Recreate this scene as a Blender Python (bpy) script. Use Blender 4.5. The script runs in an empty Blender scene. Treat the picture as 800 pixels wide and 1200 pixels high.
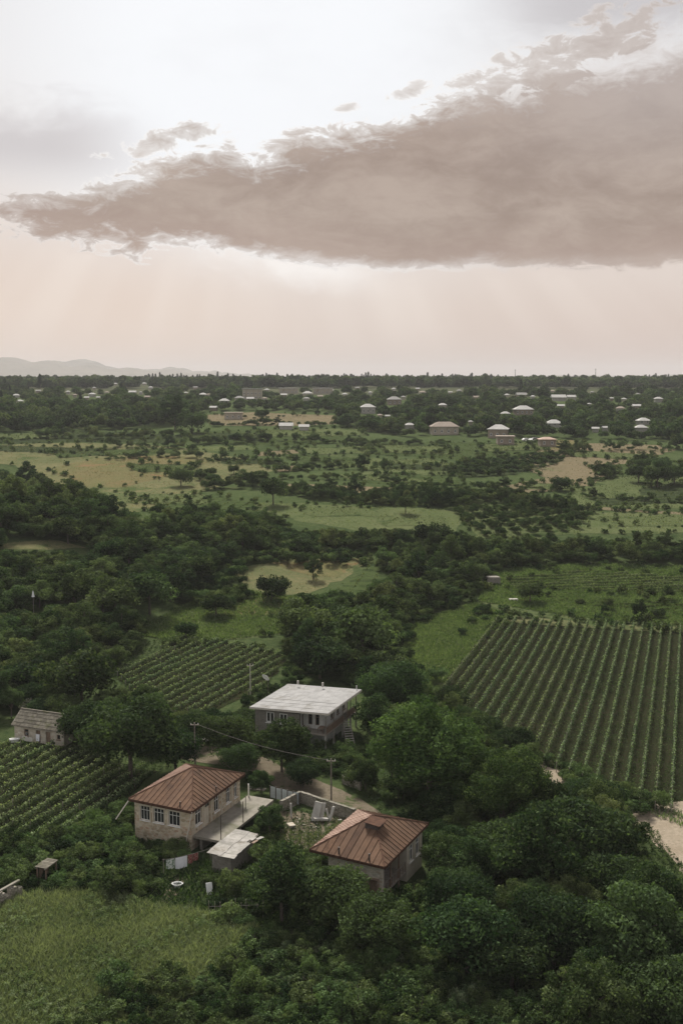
import bpy, bmesh, math, random
import numpy as np
from mathutils import Vector, Matrix
from mathutils.geometry import delaunay_2d_cdt

SC = bpy.context.scene
COL = SC.collection
R = math.radians
rnd = random.Random(7)
rng = np.random.default_rng(11)

# ------------------------------------------------------------------ camera
CAM_H = 50.0
PITCH = 7.07
FPX = 1250.0                                  # focal length in photo pixels (800 x 1200)
cd = bpy.data.cameras.new('camera')
cam = bpy.data.objects.new('camera', cd)
COL.objects.link(cam)
cam.location = (0, 0, CAM_H)
cam.rotation_euler = (R(90 - PITCH), 0, 0)
cd.sensor_fit = 'VERTICAL'
cd.sensor_height = 36.0
cd.sensor_width = 24.0
cd.lens = 36.0 * FPX / 1200.0
cd.clip_start = 0.5
cd.clip_end = 60000
SC.camera = cam
SC.view_settings.view_transform = 'Standard'
SC.view_settings.look = 'None'
SC.view_settings.exposure = 0.42
SC.view_settings.gamma = 1.0
SC.render.engine = 'CYCLES'
SC.cycles.max_bounces = 5
SC.cycles.diffuse_bounces = 3
SC.cycles.glossy_bounces = 2
SC.cycles.transmission_bounces = 3
SC.cycles.volume_bounces = 0
SC.cycles.use_denoising = True

CP, SP = math.cos(R(PITCH)), math.sin(R(PITCH))


def ray(u, v):
    """unit direction of the line of sight through photo pixel (u, v)"""
    x, y, z = (u - 400), FPX, (600 - v)
    d = Vector((x, y * CP + z * SP, -y * SP + z * CP))
    return d.normalized()


def azel(u, v):
    d = ray(u, v)
    return math.degrees(math.atan2(d.x, d.y)), math.degrees(math.asin(d.z))


def proj(p):
    x, y, z = p[0], p[1], p[2] - CAM_H
    f = y * CP - z * SP
    up = y * SP + z * CP
    return 400 + FPX * x / f, 600 - FPX * up / f, f


# ------------------------------------------------------------------ sky and sun
SUN_EL, SUN_AZ = 46.0, -14.0                   # behind the cloud, ahead of the camera
world = bpy.data.worlds.new('World')
SC.world = world
world.use_nodes = True


class NT:
    """small helper that writes node arithmetic"""

    def __init__(self, tree):
        self.t = tree

    def node(self, kind, **kw):
        n = self.t.nodes.new(kind)
        for k, v in kw.items():
            setattr(n, k, v)
        return n

    def put(self, sock, val):
        if val is None:
            return
        if isinstance(val, bpy.types.NodeSocket):
            self.t.links.new(val, sock)
        else:
            sock.default_value = val

    def m(self, op, a, b=None, c=None, clamp=False):
        n = self.node('ShaderNodeMath', operation=op, use_clamp=clamp)
        for i, v in enumerate((a, b, c)):
            self.put(n.inputs[i], v)
        return n.outputs[0]

    def vm(self, op, a, b=None):
        n = self.node('ShaderNodeVectorMath', operation=op)
        self.put(n.inputs[0], a)
        self.put(n.inputs[1], b)
        return n.outputs['Value'] if op in ('DOT_PRODUCT', 'LENGTH') else n.outputs[0]

    def noise(self, vec, scale, detail=4.0, rough=0.5, dist=0.0):
        n = self.node('ShaderNodeTexNoise')
        self.put(n.inputs['Vector'], vec)
        n.inputs['Scale'].default_value = scale
        n.inputs['Detail'].default_value = detail
        n.inputs['Roughness'].default_value = rough
        n.inputs['Distortion'].default_value = dist
        return n.outputs['Fac']

    def rng(self, val, a, b, lo=0.0, hi=1.0, smooth=True):
        n = self.node('ShaderNodeMapRange')
        n.interpolation_type = 'SMOOTHSTEP' if smooth else 'LINEAR'
        self.put(n.inputs['Value'], val)
        n.inputs['From Min'].default_value = a
        n.inputs['From Max'].default_value = b
        n.inputs['To Min'].default_value = lo
        n.inputs['To Max'].default_value = hi
        return n.outputs[0]

    def mix(self, f, a, b, blend='MIX'):
        n = self.node('ShaderNodeMix', data_type='RGBA', blend_type=blend)
        self.put(n.inputs[0], f)
        for s, v in ((n.inputs[6], a), (n.inputs[7], b)):
            if isinstance(v, tuple) and len(v) == 3:
                v = v + (1.0,)
            self.put(s, v)
        return n.outputs[2]

    def ramp(self, f, stops):
        n = self.node('ShaderNodeValToRGB')
        cr = n.color_ramp
        while len(cr.elements) < len(stops):
            cr.elements.new(0.5)
        for e, (p, c) in zip(cr.elements, stops):
            e.position = p
            e.color = tuple(c) + (1.0,)
        self.put(n.inputs[0], f)
        return n.outputs[0]

    def curve(self, val, pts):
        n = self.node('ShaderNodeFloatCurve')
        c = n.mapping.curves[0]
        n.mapping.use_clip = False
        while len(c.points) < len(pts):
            c.points.new(0.5, 0.5)
        for p, (x, y) in zip(c.points, pts):
            p.location = (x, y)
            p.handle_type = 'AUTO'
        n.mapping.update()
        self.put(n.inputs['Value'], val)
        return n.outputs[0]


def srgb(r, g, b):
    return tuple(((c / 255) / 12.92 if c / 255 <= 0.04045 else ((c / 255 + 0.055) / 1.055) ** 2.4) for c in (r, g, b))


def build_sky():
    t = world.node_tree
    t.nodes.clear()
    n = NT(t)
    co = n.node('ShaderNodeTexCoord').outputs['Generated']
    sep = n.node('ShaderNodeSeparateXYZ')
    n.put(sep.inputs[0], co)
    x, y, z = sep.outputs
    az = n.m('MULTIPLY', n.m('ARCTAN2', x, y), 180 / math.pi)
    el = n.m('MULTIPLY', n.m('ARCSINE', z), 180 / math.pi)
    st = n.node('ShaderNodeVectorMath', operation='MULTIPLY')
    n.put(st.inputs[0], co)
    st.inputs[1].default_value = (1.0, 1.0, 2.3)
    sv = st.outputs[0]
    lo = n.noise(sv, 4.0, 3, 0.5)
    mid = n.noise(sv, 11.0, 10, 0.60, 0.5)
    fine = n.noise(sv, 40.0, 9, 0.68, 0.8)
    # angle to the hidden sun
    sd = Vector((math.sin(R(-4.0)), math.cos(R(-4.0)), math.tan(R(15.5)))).normalized()
    cosang = n.vm('DOT_PRODUCT', co, tuple(sd))
    ang = n.m('MULTIPLY', n.m('ARCCOSINE', n.m('MINIMUM', cosang, 0.99999)), 180 / math.pi)
    glow = n.rng(ang, 17.0, 5.0)
    wide = n.rng(ang, 110.0, 10.0)
    # hazy clear sky: pink beige by the horizon, white above, grey blue behind
    grad = n.ramp(n.m('DIVIDE', n.m('MAXIMUM', el, 0.0), 90.0), [
        (0.0, srgb(212, 193, 182)), (0.03, srgb(219, 202, 191)), (0.07, srgb(224, 210, 201)),
        (0.115, srgb(229, 222, 218)), (0.17, srgb(231, 229, 229)), (0.30, srgb(219, 221, 225)),
        (0.6, srgb(176, 184, 196)), (1.0, srgb(150, 160, 176))])
    sky = n.mix(n.m('SUBTRACT', 1.0, wide), grad, srgb(208, 207, 208))
    sky = n.mix(n.m('MULTIPLY', glow, n.rng(el, 1.5, 12.0, 0.1, 1.0)), sky, srgb(246, 248, 251))
    sky = n.mix(n.m('MULTIPLY', n.m('MULTIPLY', n.rng(az, 3.0, -12.0), n.rng(el, 9.0, 3.0)), 0.7), sky, srgb(230, 209, 194))
    sky = n.mix(n.m('MULTIPLY', n.m('MULTIPLY', n.rng(az, -2.0, 16.0), n.rng(el, 6.0, 0.5)), 0.75), sky, srgb(207, 184, 173))
    # thin grey veils
    veil = n.m('MULTIPLY', n.rng(n.noise(sv, 6.5, 7, 0.6, 0.2), 0.5, 0.72), n.rng(el, 5.0, 14.0))
    veil = n.m('MULTIPLY', veil, n.m('SUBTRACT', 1.0, n.m('MULTIPLY', glow, 0.85)))
    sky = n.mix(n.m('MULTIPLY', veil, 0.5), sky, srgb(198, 196, 198))
    # long veils at the upper corners of the view
    cr = n.m('MULTIPLY', n.rng(az, 5.0, 12.0), n.rng(n.m('ADD', el, n.m('MULTIPLY', mid, 5.0)), 18.5, 20.5))
    sky = n.mix(n.m('MULTIPLY', cr, 0.8), sky, srgb(194, 190, 192))
    cl = n.m('MULTIPLY', n.rng(az, -8.0, -15.0), n.rng(n.m('ADD', el, n.m('MULTIPLY', mid, 5.0)), 16.8, 14.6))
    sky = n.mix(n.m('MULTIPLY', n.m('MULTIPLY', cl, n.rng(el, 9.0, 11.5)), 0.9), sky, srgb(203, 198, 199))

    # the great cloud bank: its top and bottom edge as elevation over azimuth
    top = [(-70, 238), (0, 222), (40, 214), (110, 208), (165, 197), (210, 182), (270, 172), (300, 176), (345, 160), (420, 146), (480, 128),
           (540, 104), (600, 88), (660, 72), (720, 60), (800, 40), (980, 12)]
    bot = [(-70, 262), (0, 268), (40, 276), (110, 288), (165, 292), (210, 292), (270, 297), (300, 301), (345, 306), (420, 315), (480, 322),
           (540, 317), (600, 315), (660, 315), (720, 316), (800, 310), (980, 330)]
    X0, X1, E0, E1 = -32.0, 68.0, 0.0, 30.0
    f = n.m('DIVIDE', n.m('SUBTRACT', az, X0), X1 - X0, clamp=True)

    def pts(src, tail):
        out = [(0.0, azel(*src[0])[1] / E1)]
        for u, v in src:
            a, e = azel(u, v)
            out.append(((a - X0) / (X1 - X0), e / E1))
        return out + tail
    tcur = n.m('MULTIPLY', n.curve(f, pts(top, [(0.72, 0.66), (1.0, 0.55)])), E1)
    bcur = n.m('MULTIPLY', n.curve(f, pts(bot, [(0.72, 0.20), (1.0, 0.5)])), E1)
    left = n.rng(az, -2.0, -12.0)
    e_t = n.m('ADD', n.m('MULTIPLY', n.m('SUBTRACT', mid, 0.5), n.m('SUBTRACT', 4.0, n.m('MULTIPLY', left, 1.6))), n.m('MULTIPLY', n.m('SUBTRACT', fine, 0.5), 3.4))
    e_b = n.m('ADD', n.m('MULTIPLY', n.m('SUBTRACT', mid, 0.5), n.m('ADD', 1.5, n.m('MULTIPLY', left, 2.6))), n.m('MULTIPLY', n.m('SUBTRACT', fine, 0.5), n.m('ADD', 1.3, n.m('MULTIPLY', left, 1.6))))
    s_t = n.m('ADD', n.m('SUBTRACT', tcur, el), e_t)
    s_b = n.m('ADD', n.m('SUBTRACT', el, bcur), e_b)
    upr = n.m('MULTIPLY', n.rng(az, 4.0, 12.0), n.rng(el, 11.0, 15.0))
    d_t = n.m('ADD', n.m('MULTIPLY', n.rng(s_t, 0.0, 0.40), n.m('SUBTRACT', 1.0, upr)), n.m('MULTIPLY', n.rng(s_t, -0.5, 2.2), upr))
    d_b = n.rng(s_b, -0.05, 0.30)
    fade = n.m('MULTIPLY', n.rng(az, -31.0, -20.0), n.rng(az, 64.0, 40.0))
    dens = n.m('MULTIPLY', n.m('MULTIPLY', d_t, d_b), fade)
    smin = n.m('MINIMUM', s_t, n.m('MULTIPLY', s_b, 1.6))
    # loose shreds and small clouds above the bank
    for (cu, cv, ru, rv, tilt) in ((407, 126, 19, 8, 8.0), (480, 107, 30, 10, 16.0), (205, 160, 95, 13, 14.0), (85, 212, 90, 8, 6.0), (650, 70, 150, 40, 20.0), (20, 215, 40, 10, 0.0)):
        a0, e0 = azel(cu, cv)
        ra, re = ru / 21.8, rv / 21.8
        ct, st_ = math.cos(R(tilt)), math.sin(R(tilt))
        da, de = n.m('SUBTRACT', az, a0), n.m('SUBTRACT', el, e0)
        qa = n.m('DIVIDE', n.m('ADD', n.m('MULTIPLY', da, ct), n.m('MULTIPLY', de, st_)), ra)
        qe = n.m('DIVIDE', n.m('SUBTRACT', n.m('MULTIPLY', de, ct), n.m('MULTIPLY', da, st_)), re)
        rad = n.m('ADD', n.m('MULTIPLY', qa, qa), n.m('MULTIPLY', qe, qe))
        small = ru < 35
        q = n.m('SUBTRACT', n.m('ADD', n.m('MULTIPLY', n.m('SUBTRACT', mid, 0.5), 2.5 if small else 5.5), n.m('MULTIPLY', n.m('SUBTRACT', fine, 0.5), 3.5)), n.m('SUBTRACT', rad, 0.75 if small else 0.42))
        ds = n.m('MULTIPLY', n.rng(q, 0.0, 0.5), 0.9 if small else 0.95)
        dens = n.m('MAXIMUM', dens, ds)
        smin = n.m('MAXIMUM', smin, n.m('MULTIPLY', q, 0.8))
    depth = n.rng(smin, 0.05, 1.5)
    tex = n.m('ADD', n.m('MULTIPLY', lo, 0.5), n.m('MULTIPLY', mid, 0.7))
    body = n.mix(n.rng(n.m('ADD', tex, n.m('MULTIPLY', n.m('SUBTRACT', fine, 0.5), 0.35)), 0.42, 0.80), srgb(147, 127, 114), srgb(177, 159, 146))
    body = n.mix(n.m('MULTIPLY', n.rng(s_b, 3.0, 0.0), 0.5), body, srgb(168, 142, 130))
    body = n.mix(n.m('MULTIPLY', n.rng(az, 2.0, 17.0), n.m('MULTIPLY', n.rng(el, 8.5, 15.0), 0.6)), body, srgb(184, 174, 170))
    rimcol = n.mix(n.rng(ang, 24.0, 8.0), srgb(226, 215, 208), srgb(255, 254, 253))
    cloud = n.mix(depth, n.mix(n.rng(ang, 22.0, 6.0, 0.25, 0.62), body, rimcol), body)
    out = n.mix(dens, sky, cloud)
    # bright seam where the edge thins, and light breaking out below it
    rim = n.m('MULTIPLY', n.m('MULTIPLY', dens, n.m('SUBTRACT', 1.0, dens)), 4.0)
    out = n.mix(n.m('MULTIPLY', rim, n.rng(ang, 26.0, 6.0, 0.05, 0.5)), out, rimcol)
    brk = n.m('MULTIPLY', n.rng(s_b, -1.9, -0.1), n.m('MULTIPLY', n.rng(s_b, 0.12, 0.0), n.m('MULTIPLY', n.rng(az, -9.0, -5.0), n.rng(az, 3.5, -1.0))))
    out = n.mix(n.m('MULTIPLY', brk, n.rng(mid, 0.38, 0.6, 0.35, 0.85)), out, srgb(252, 247, 243))
    # faint shafts fanning down from the cloud
    fan = n.m('DIVIDE', n.m('SUBTRACT', az, -4.0), n.m('ADD', n.m('SUBTRACT', 21.0, el), 1.0))
    cmb = n.node('ShaderNodeCombineXYZ')
    n.put(cmb.inputs[0], fan)
    shaft = n.rng(n.noise(cmb.outputs[0], 4.0, 2, 0.5), 0.40, 0.66)
    sm = n.m('MULTIPLY', n.m('MULTIPLY', shaft, n.rng(s_b, 0.4, -0.8)), n.m('MULTIPLY', n.rng(el, 0.3, 3.5), n.rng(ang, 34.0, 8.0)))
    out = n.mix(n.m('MULTIPLY', sm, 0.40), out, srgb(244, 232, 222))
    # air below the horizon
    out = n.mix(n.rng(el, -0.1, -3.0), out, srgb(150, 142, 136))

    b1 = n.node('ShaderNodeBackground')
    n.put(b1.inputs['Color'], out)
    b1.inputs['Strength'].default_value = 0.79
    nis = n.node('ShaderNodeTexSky')
    nis.sky_type = 'NISHITA'
    nis.sun_disc = False
    nis.sun_elevation = R(SUN_EL)
    nis.sun_rotation = R(SUN_AZ)
    nis.altitude = 400
    nis.dust_density = 4.0
    b2 = n.node('ShaderNodeBackground')
    n.put(b2.inputs['Color'], nis.outputs[0])
    b2.inputs['Strength'].default_value = 0.05
    mx = n.node('ShaderNodeMixShader')
    mx.inputs[0].default_value = 0.06
    t.links.new(b1.outputs[0], mx.inputs[1])
    t.links.new(b2.outputs[0], mx.inputs[2])
    o = n.node('ShaderNodeOutputWorld')
    t.links.new(mx.outputs[0], o.inputs['Surface'])


build_sky()
sl = bpy.data.lights.new('sun', 'SUN')
sl.energy = 4.6
sl.angle = R(12)
sl.color = (1.0, 0.95, 0.86)
sun = bpy.data.objects.new('sun', sl)
COL.objects.link(sun)
sdir = Vector((math.sin(R(SUN_AZ)) * math.cos(R(SUN_EL)), math.cos(R(SUN_AZ)) * math.cos(R(SUN_EL)), math.sin(R(SUN_EL))))
sun.rotation_euler = (-sdir).to_track_quat('-Z', 'Y').to_euler()
sun.location = (0, 0, 400)

# ------------------------------------------------------------------ terrain
PY = [-400, 150, 195, 245, 300, 430, 550, 800, 1200, 2200, 5000, 60000]
PZ = [0.0, 0.0, 0.4, 3.0, 9.0, 15.0, 22.5, 33.5, 41.0, 45.0, 46.5, 47.0]
_d = [(PZ[i + 1] - PZ[i]) / (PY[i + 1] - PY[i]) for i in range(len(PY) - 1)]
_m = [0.0] * len(PY)
for i in range(1, len(PY) - 1):
    _m[i] = 0.0 if _d[i - 1] * _d[i] <= 0 else 2 * _d[i - 1] * _d[i] / (_d[i - 1] + _d[i])


def height_np(x, y):
    x = np.asarray(x, float)
    y = np.asarray(y, float)
    k = np.clip(np.searchsorted(PY, y) - 1, 0, len(PY) - 2)
    py, pz, mm = np.array(PY), np.array(PZ), np.array(_m)
    h = py[k + 1] - py[k]
    t = np.clip((y - py[k]) / h, 0, 1)
    z = ((2 * t ** 3 - 3 * t ** 2 + 1) * pz[k] + (t ** 3 - 2 * t ** 2 + t) * h * mm[k]
         + (-2 * t ** 3 + 3 * t ** 2) * pz[k + 1] + (t ** 3 - t ** 2) * h * mm[k + 1])
    z = z + 10.0 * np.exp(-((x + 88) / 42) ** 2 - ((y - 262) / 52) ** 2)          # wooded bank on the left
    far = np.clip((y - 130) / 250, 0, 1)
    z = z + far * (0.9 * np.sin(x * 0.031 + 1.3) * np.sin(y * 0.022) + 0.5 * np.sin(x * 0.011 + y * 0.017))
    return z


def height(x, y):
    """the same for one point, in plain arithmetic"""
    k = 0
    while k < len(PY) - 2 and y > PY[k + 1]:
        k += 1
    h = PY[k + 1] - PY[k]
    t = min(1.0, max(0.0, (y - PY[k]) / h))
    z = ((2 * t ** 3 - 3 * t ** 2 + 1) * PZ[k] + (t ** 3 - 2 * t ** 2 + t) * h * _m[k]
         + (-2 * t ** 3 + 3 * t ** 2) * PZ[k + 1] + (t ** 3 - t ** 2) * h * _m[k + 1])
    z += 10.0 * math.exp(-((x + 88) / 42) ** 2 - ((y - 262) / 52) ** 2)
    far = min(1.0, max(0.0, (y - 130) / 250))
    return z + far * (0.9 * math.sin(x * 0.031 + 1.3) * math.sin(y * 0.022) + 0.5 * math.sin(x * 0.011 + y * 0.017))


def at(u, v, zo=0.0, wk=None):
    """point on the line of sight (u, v) that is zo above the ground, or wk[0] * (wk[1] pixels at that depth) above it"""
    d = ray(u, v)
    t0, t1 = 30.0, None
    t = t0
    step = 3.0
    prev = t
    while t < 40000:
        p = (d.x * t, d.y * t, CAM_H + d.z * t)
        off = zo if wk is None else wk[0] * wk[1] * t / FPX
        if p[2] - height(p[0], p[1]) - off < 0:
            t1 = t
            break
        prev = t
        step = max(3.0, t * 0.02)
        t += step
    if t1 is None:
        return None
    a, b = prev, t1
    for _ in range(24):
        c = (a + b) / 2
        off = zo if wk is None else wk[0] * wk[1] * c / FPX
        if CAM_H + d.z * c - height(d.x * c, d.y * c) - off < 0:
            b = c
        else:
            a = c
    return Vector((d.x * b, d.y * b, height(d.x * b, d.y * b)))


def plane(u, v, z):
    d = ray(u, v)
    t = (z - CAM_H) / d.z
    return Vector((d.x * t, d.y * t, z))


# ------------------------------------------------------------------ object helpers
def tag(o, label=None, cat=None, group=None, kind=None):
    if label:
        o['label'] = label
    if cat:
        o['category'] = cat
    if group:
        o['group'] = group
    if kind:
        o['kind'] = kind
    return o


def link(name, me, parent=None, mat=None):
    o = bpy.data.objects.new(name, me)
    COL.objects.link(o)
    if parent:
        o.parent = parent
    if mat and me and not me.materials:
        me.materials.append(mat)
    return o


def empty(name, loc=(0, 0, 0), rz=0.0):
    o = bpy.data.objects.new(name, None)
    o.empty_display_size = 0.5
    COL.objects.link(o)
    o.location = loc
    o.rotation_euler = (0, 0, rz)
    return o


class MB:
    """collects simple solids, builds ONE mesh object"""

    def __init__(self):
        self.v, self.f = [], []

    def poly(self, pts, faces):
        b = len(self.v)
        self.v += [tuple(p) for p in pts]
        self.f += [tuple(i + b for i in f) for f in faces]
        return self

    def box(self, x0, y0, z0, x1, y1, z1):
        p = [(x0, y0, z0), (x1, y0, z0), (x1, y1, z0), (x0, y1, z0), (x0, y0, z1), (x1, y0, z1), (x1, y1, z1), (x0, y1, z1)]
        return self.poly(p, [(0, 3, 2, 1), (4, 5, 6, 7), (0, 1, 5, 4), (1, 2, 6, 5), (2, 3, 7, 6), (3, 0, 4, 7)])

    def bar(self, a, b, w, h=None, n=4, taper=1.0):
        """a prism from a to b"""
        a, b = Vector(a), Vector(b)
        d = (b - a).normalized()
        s = d.cross(Vector((0, 0, 1)))
        s = s.normalized() if s.length > 1e-4 else Vector((1, 0, 0))
        t = s.cross(d)
        h = h or w
        pts = []
        for q, k in ((a, 1.0), (b, taper)):
            for i in range(n):
                an = 2 * math.pi * (i + 0.5) / n
                c = math.sqrt(2) if n == 4 else 1.0
                pts.append(q + s * (math.cos(an) * w / 2 * c * k) + t * (math.sin(an) * h / 2 * c * k))
        fs = [tuple(range(n - 1, -1, -1)), tuple(range(n, 2 * n))]
        fs += [(i, (i + 1) % n, n + (i + 1) % n, n + i) for i in range(n)]
        return self.poly(pts, fs)

    def tube(self, pts, r, n=6):
        for i in range(len(pts) - 1):
            self.bar(pts[i], pts[i + 1], 2 * r, n=n)
        return self

    def slab(self, pts, th, up=None):
        """a flat convex polygon given thickness along its normal (downwards)"""
        pts = [Vector(p) for p in pts]
        nrm = (pts[1] - pts[0]).cross(pts[2] - pts[0]).normalized()
        if nrm.z < 0:
            pts = pts[::-1]
            nrm = -nrm
        k = len(pts)
        low = [p - nrm * th for p in pts]
        fs = [tuple(range(k)), tuple(range(2 * k - 1, k - 1, -1))]
        fs += [((i + 1) % k, i, k + i, k + (i + 1) % k) for i in range(k)]
        return self.poly(pts + low, fs)

    def build(self, name, mat, parent=None, loc=None, bev=0.0):
        me = bpy.data.meshes.new(name)
        me.from_pydata(self.v, [], self.f)
        me.update()
        o = link(name, me, parent, mat)
        if loc is not None:
            o.location = loc
        if bev:
            md = o.modifiers.new('edge', 'BEVEL')
            md.width = bev
            md.segments = 1
        return o


def np_mesh(name, V, Q, tint=None, tri=False):
    """mesh from arrays: V (n,3), Q (m,4) quads or (m,3) triangles"""
    me = bpy.data.meshes.new(name)
    k = Q.shape[1]
    me.vertices.add(len(V))
    me.vertices.foreach_set('co', np.ascontiguousarray(V, np.float32).ravel())
    me.loops.add(Q.size)
    me.loops.foreach_set('vertex_index', np.ascontiguousarray(Q, np.int32).ravel())
    me.polygons.add(len(Q))
    me.polygons.foreach_set('loop_start', np.arange(0, Q.size, k, dtype=np.int32))
    me.update(calc_edges=True)
    if tint is not None:
        a = me.attributes.new('tint', 'FLOAT', 'POINT')
        a.data.foreach_set('value', np.ascontiguousarray(tint, np.float32))
    me.validate()
    return me

# ------------------------------------------------------------------ materials
def new_mat(name):
    m = bpy.data.materials.new(name)
    m.use_nodes = True
    t = m.node_tree
    t.nodes.clear()
    return m, NT(t)


def finish(m, n, col, rough=0.9, bump=None, bs=0.3, bd=0.05, metal=0.0, trans=None, spec=0.3):
    p = n.node('ShaderNodeBsdfPrincipled')
    n.put(p.inputs['Base Color'], col if isinstance(col, bpy.types.NodeSocket) else tuple(col) + (1.0,))
    n.put(p.inputs['Roughness'], rough)
    p.inputs['Metallic'].default_value = metal
    p.inputs['Specular IOR Level'].default_value = spec
    if bump is not None:
        b = n.node('ShaderNodeBump')
        b.inputs['Strength'].default_value = bs
        b.inputs['Distance'].default_value = bd
        n.put(b.inputs['Height'], bump)
        n.t.links.new(b.outputs[0], p.inputs['Normal'])
    o = n.node('ShaderNodeOutputMaterial')
    sh = p.outputs[0]
    if trans:
        tr = n.node('ShaderNodeBsdfTranslucent')
        n.put(tr.inputs['Color'], trans[1])
        mx = n.node('ShaderNodeMixShader')
        mx.inputs[0].default_value = trans[0]
        n.t.links.new(sh, mx.inputs[1])
        n.t.links.new(tr.outputs[0], mx.inputs[2])
        sh = mx.outputs[0]
    n.t.links.new(sh, o.inputs['Surface'])
    return m


def objco(n):
    return n.node('ShaderNodeTexCoord').outputs['Object']


def leaf_mat(name, dark, light, tr=0.28, spread=0.25):
    m, n = new_mat(name)
    a = n.node('ShaderNodeAttribute')
    a.attribute_name = 'tint'
    oi = n.node('ShaderNodeObjectInfo')
    f = n.m('ADD', a.outputs['Fac'], n.m('MULTIPLY', n.m('SUBTRACT', oi.outputs['Random'], 0.5), spread * 2), clamp=True)
    col = n.mix(f, dark, light)
    hs = n.node('ShaderNodeHueSaturation')
    n.put(hs.inputs['Hue'], n.m('ADD', 0.48, n.m('MULTIPLY', n.m('FRACT', n.m('MULTIPLY', oi.outputs['Random'], 7.31)), 0.04)))
    n.put(hs.inputs['Color'], col)
    c = hs.outputs[0]
    br = n.mix(1.0, c, (1.35, 1.45, 0.75), 'MULTIPLY')
    return finish(m, n, c, 0.85, trans=(tr, br), spec=0.06)


def noisy(name, c1, c2, scale=3.0, rough=0.9, c3=None, bump=0.3, bd=0.03, detail=6, metal=0.0, spec=0.3, rand=0.0):
    m, n = new_mat(name)
    co = objco(n)
    f = n.rng(n.noise(co, scale, detail, 0.6, 0.2), 0.3, 0.7)
    col = n.mix(f, c1, c2)
    if c3:
        g = n.rng(n.noise(co, scale * 0.27, 5, 0.65, 0.4), 0.52, 0.72)
        col = n.mix(g, col, c3)
    if rand:
        oi = n.node('ShaderNodeObjectInfo')
        k = n.m('ADD', 1.0 - rand, n.m('MULTIPLY', oi.outputs['Random'], rand * 2))
        cb = n.node('ShaderNodeCombineColor')
        for i in range(3):
            n.put(cb.inputs[i], k)
        col = n.mix(1.0, col, cb.outputs[0], 'MULTIPLY')
    return finish(m, n, col, rough, n.noise(co, scale * 3, 5, 0.65) if bump else None, bump, bd, metal, spec=spec)


def masonry(name, stones, mortar, scale=2.6, wear=None):
    m, n = new_mat(name)
    co = objco(n)
    st = n.node('ShaderNodeVectorMath', operation='MULTIPLY')
    n.put(st.inputs[0], co)
    st.inputs[1].default_value = (1.0, 1.0, 1.6)
    wob = n.node('ShaderNodeTexNoise')
    n.put(wob.inputs['Vector'], st.outputs[0])
    wob.inputs['Scale'].default_value = 1.7
    w = n.node('ShaderNodeVectorMath', operation='MULTIPLY_ADD')
    n.put(w.inputs[0], wob.outputs['Color'])
    w.inputs[1].default_value = (0.25, 0.25, 0.25)
    n.put(w.inputs[2], st.outputs[0])
    vo = n.node('ShaderNodeTexVoronoi')
    n.put(vo.inputs['Vector'], w.outputs[0])
    vo.inputs['Scale'].default_value = scale
    ve = n.node('ShaderNodeTexVoronoi', feature='DISTANCE_TO_EDGE')
    n.put(ve.inputs['Vector'], w.outputs[0])
    ve.inputs['Scale'].default_value = scale
    sp = n.node('ShaderNodeSeparateColor')
    n.put(sp.inputs[0], vo.outputs['Color'])
    col = n.ramp(sp.outputs[0], [(i / max(1, len(stones) - 1), c) for i, c in enumerate(stones)])
    e = n.rng(ve.outputs['Distance'], 0.02, 0.10)
    col = n.mix(e, mortar, col)
    if wear:
        g = n.rng(n.noise(co, 0.8, 6, 0.7, 0.3), 0.5, 0.66)
        col = n.mix(g, col, wear)
    return finish(m, n, col, 0.92, n.m('ADD', e, n.m('MULTIPLY', n.noise(co, 18, 4), 0.5)), 0.7, 0.05)


MAT = {}
MAT['leaf_mid'] = leaf_mat('leaf_mid', (0.019, 0.037, 0.014), (0.14, 0.192, 0.08))
MAT['leaf_deep'] = leaf_mat('leaf_deep', (0.015, 0.03, 0.013), (0.095, 0.14, 0.056))
MAT['leaf_walnut'] = leaf_mat('leaf_walnut', (0.022, 0.046, 0.015), (0.125, 0.19, 0.062), spread=0.1)
MAT['leaf_olive'] = leaf_mat('leaf_olive', (0.034, 0.054, 0.02), (0.18, 0.225, 0.098))
MAT['leaf_pale'] = leaf_mat('leaf_pale', (0.05, 0.085, 0.03), (0.165, 0.23, 0.09), spread=0.2)
MAT['leaf_silver'] = leaf_mat('leaf_silver', (0.065, 0.095, 0.048), (0.25, 0.29, 0.175), spread=0.2)
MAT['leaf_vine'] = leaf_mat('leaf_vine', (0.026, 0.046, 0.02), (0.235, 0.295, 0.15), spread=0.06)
MAT['leaf_conifer'] = leaf_mat('leaf_conifer', (0.014, 0.028, 0.015), (0.04, 0.062, 0.032), tr=0.1)
MAT['grass_tall'] = leaf_mat('grass_tall', (.048, .080, .034), (.250, .290, .165), tr=0.35, spread=0.05)
MAT['cover_green'] = leaf_mat('cover_green', (0.032, 0.047, 0.017), (0.115, 0.138, 0.056), tr=0.3, spread=0.0)
MAT['cover_pale'] = leaf_mat('cover_pale', (0.12, 0.14, 0.06), (0.27, 0.285, 0.15), tr=0.3, spread=0.0)
MAT['cover_hay'] = leaf_mat('cover_hay', (0.11, 0.102, 0.048), (0.3, 0.26, 0.15), tr=0.3, spread=0.0)
MAT['grass_green'] = leaf_mat('grass_green', (0.052, 0.082, 0.03), (0.165, 0.205, 0.09), tr=0.35, spread=0.05)
MAT['blossom'] = leaf_mat('blossom', (0.14, 0.17, 0.10), (0.62, 0.62, 0.54), tr=0.2, spread=0.1)
MAT['bark'] = noisy('bark', (0.055, 0.045, 0.035), (0.12, 0.10, 0.08), 6)
MAT['bark_pale'] = noisy('bark_pale', (0.12, 0.10, 0.08), (0.24, 0.21, 0.18), 6)


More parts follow.
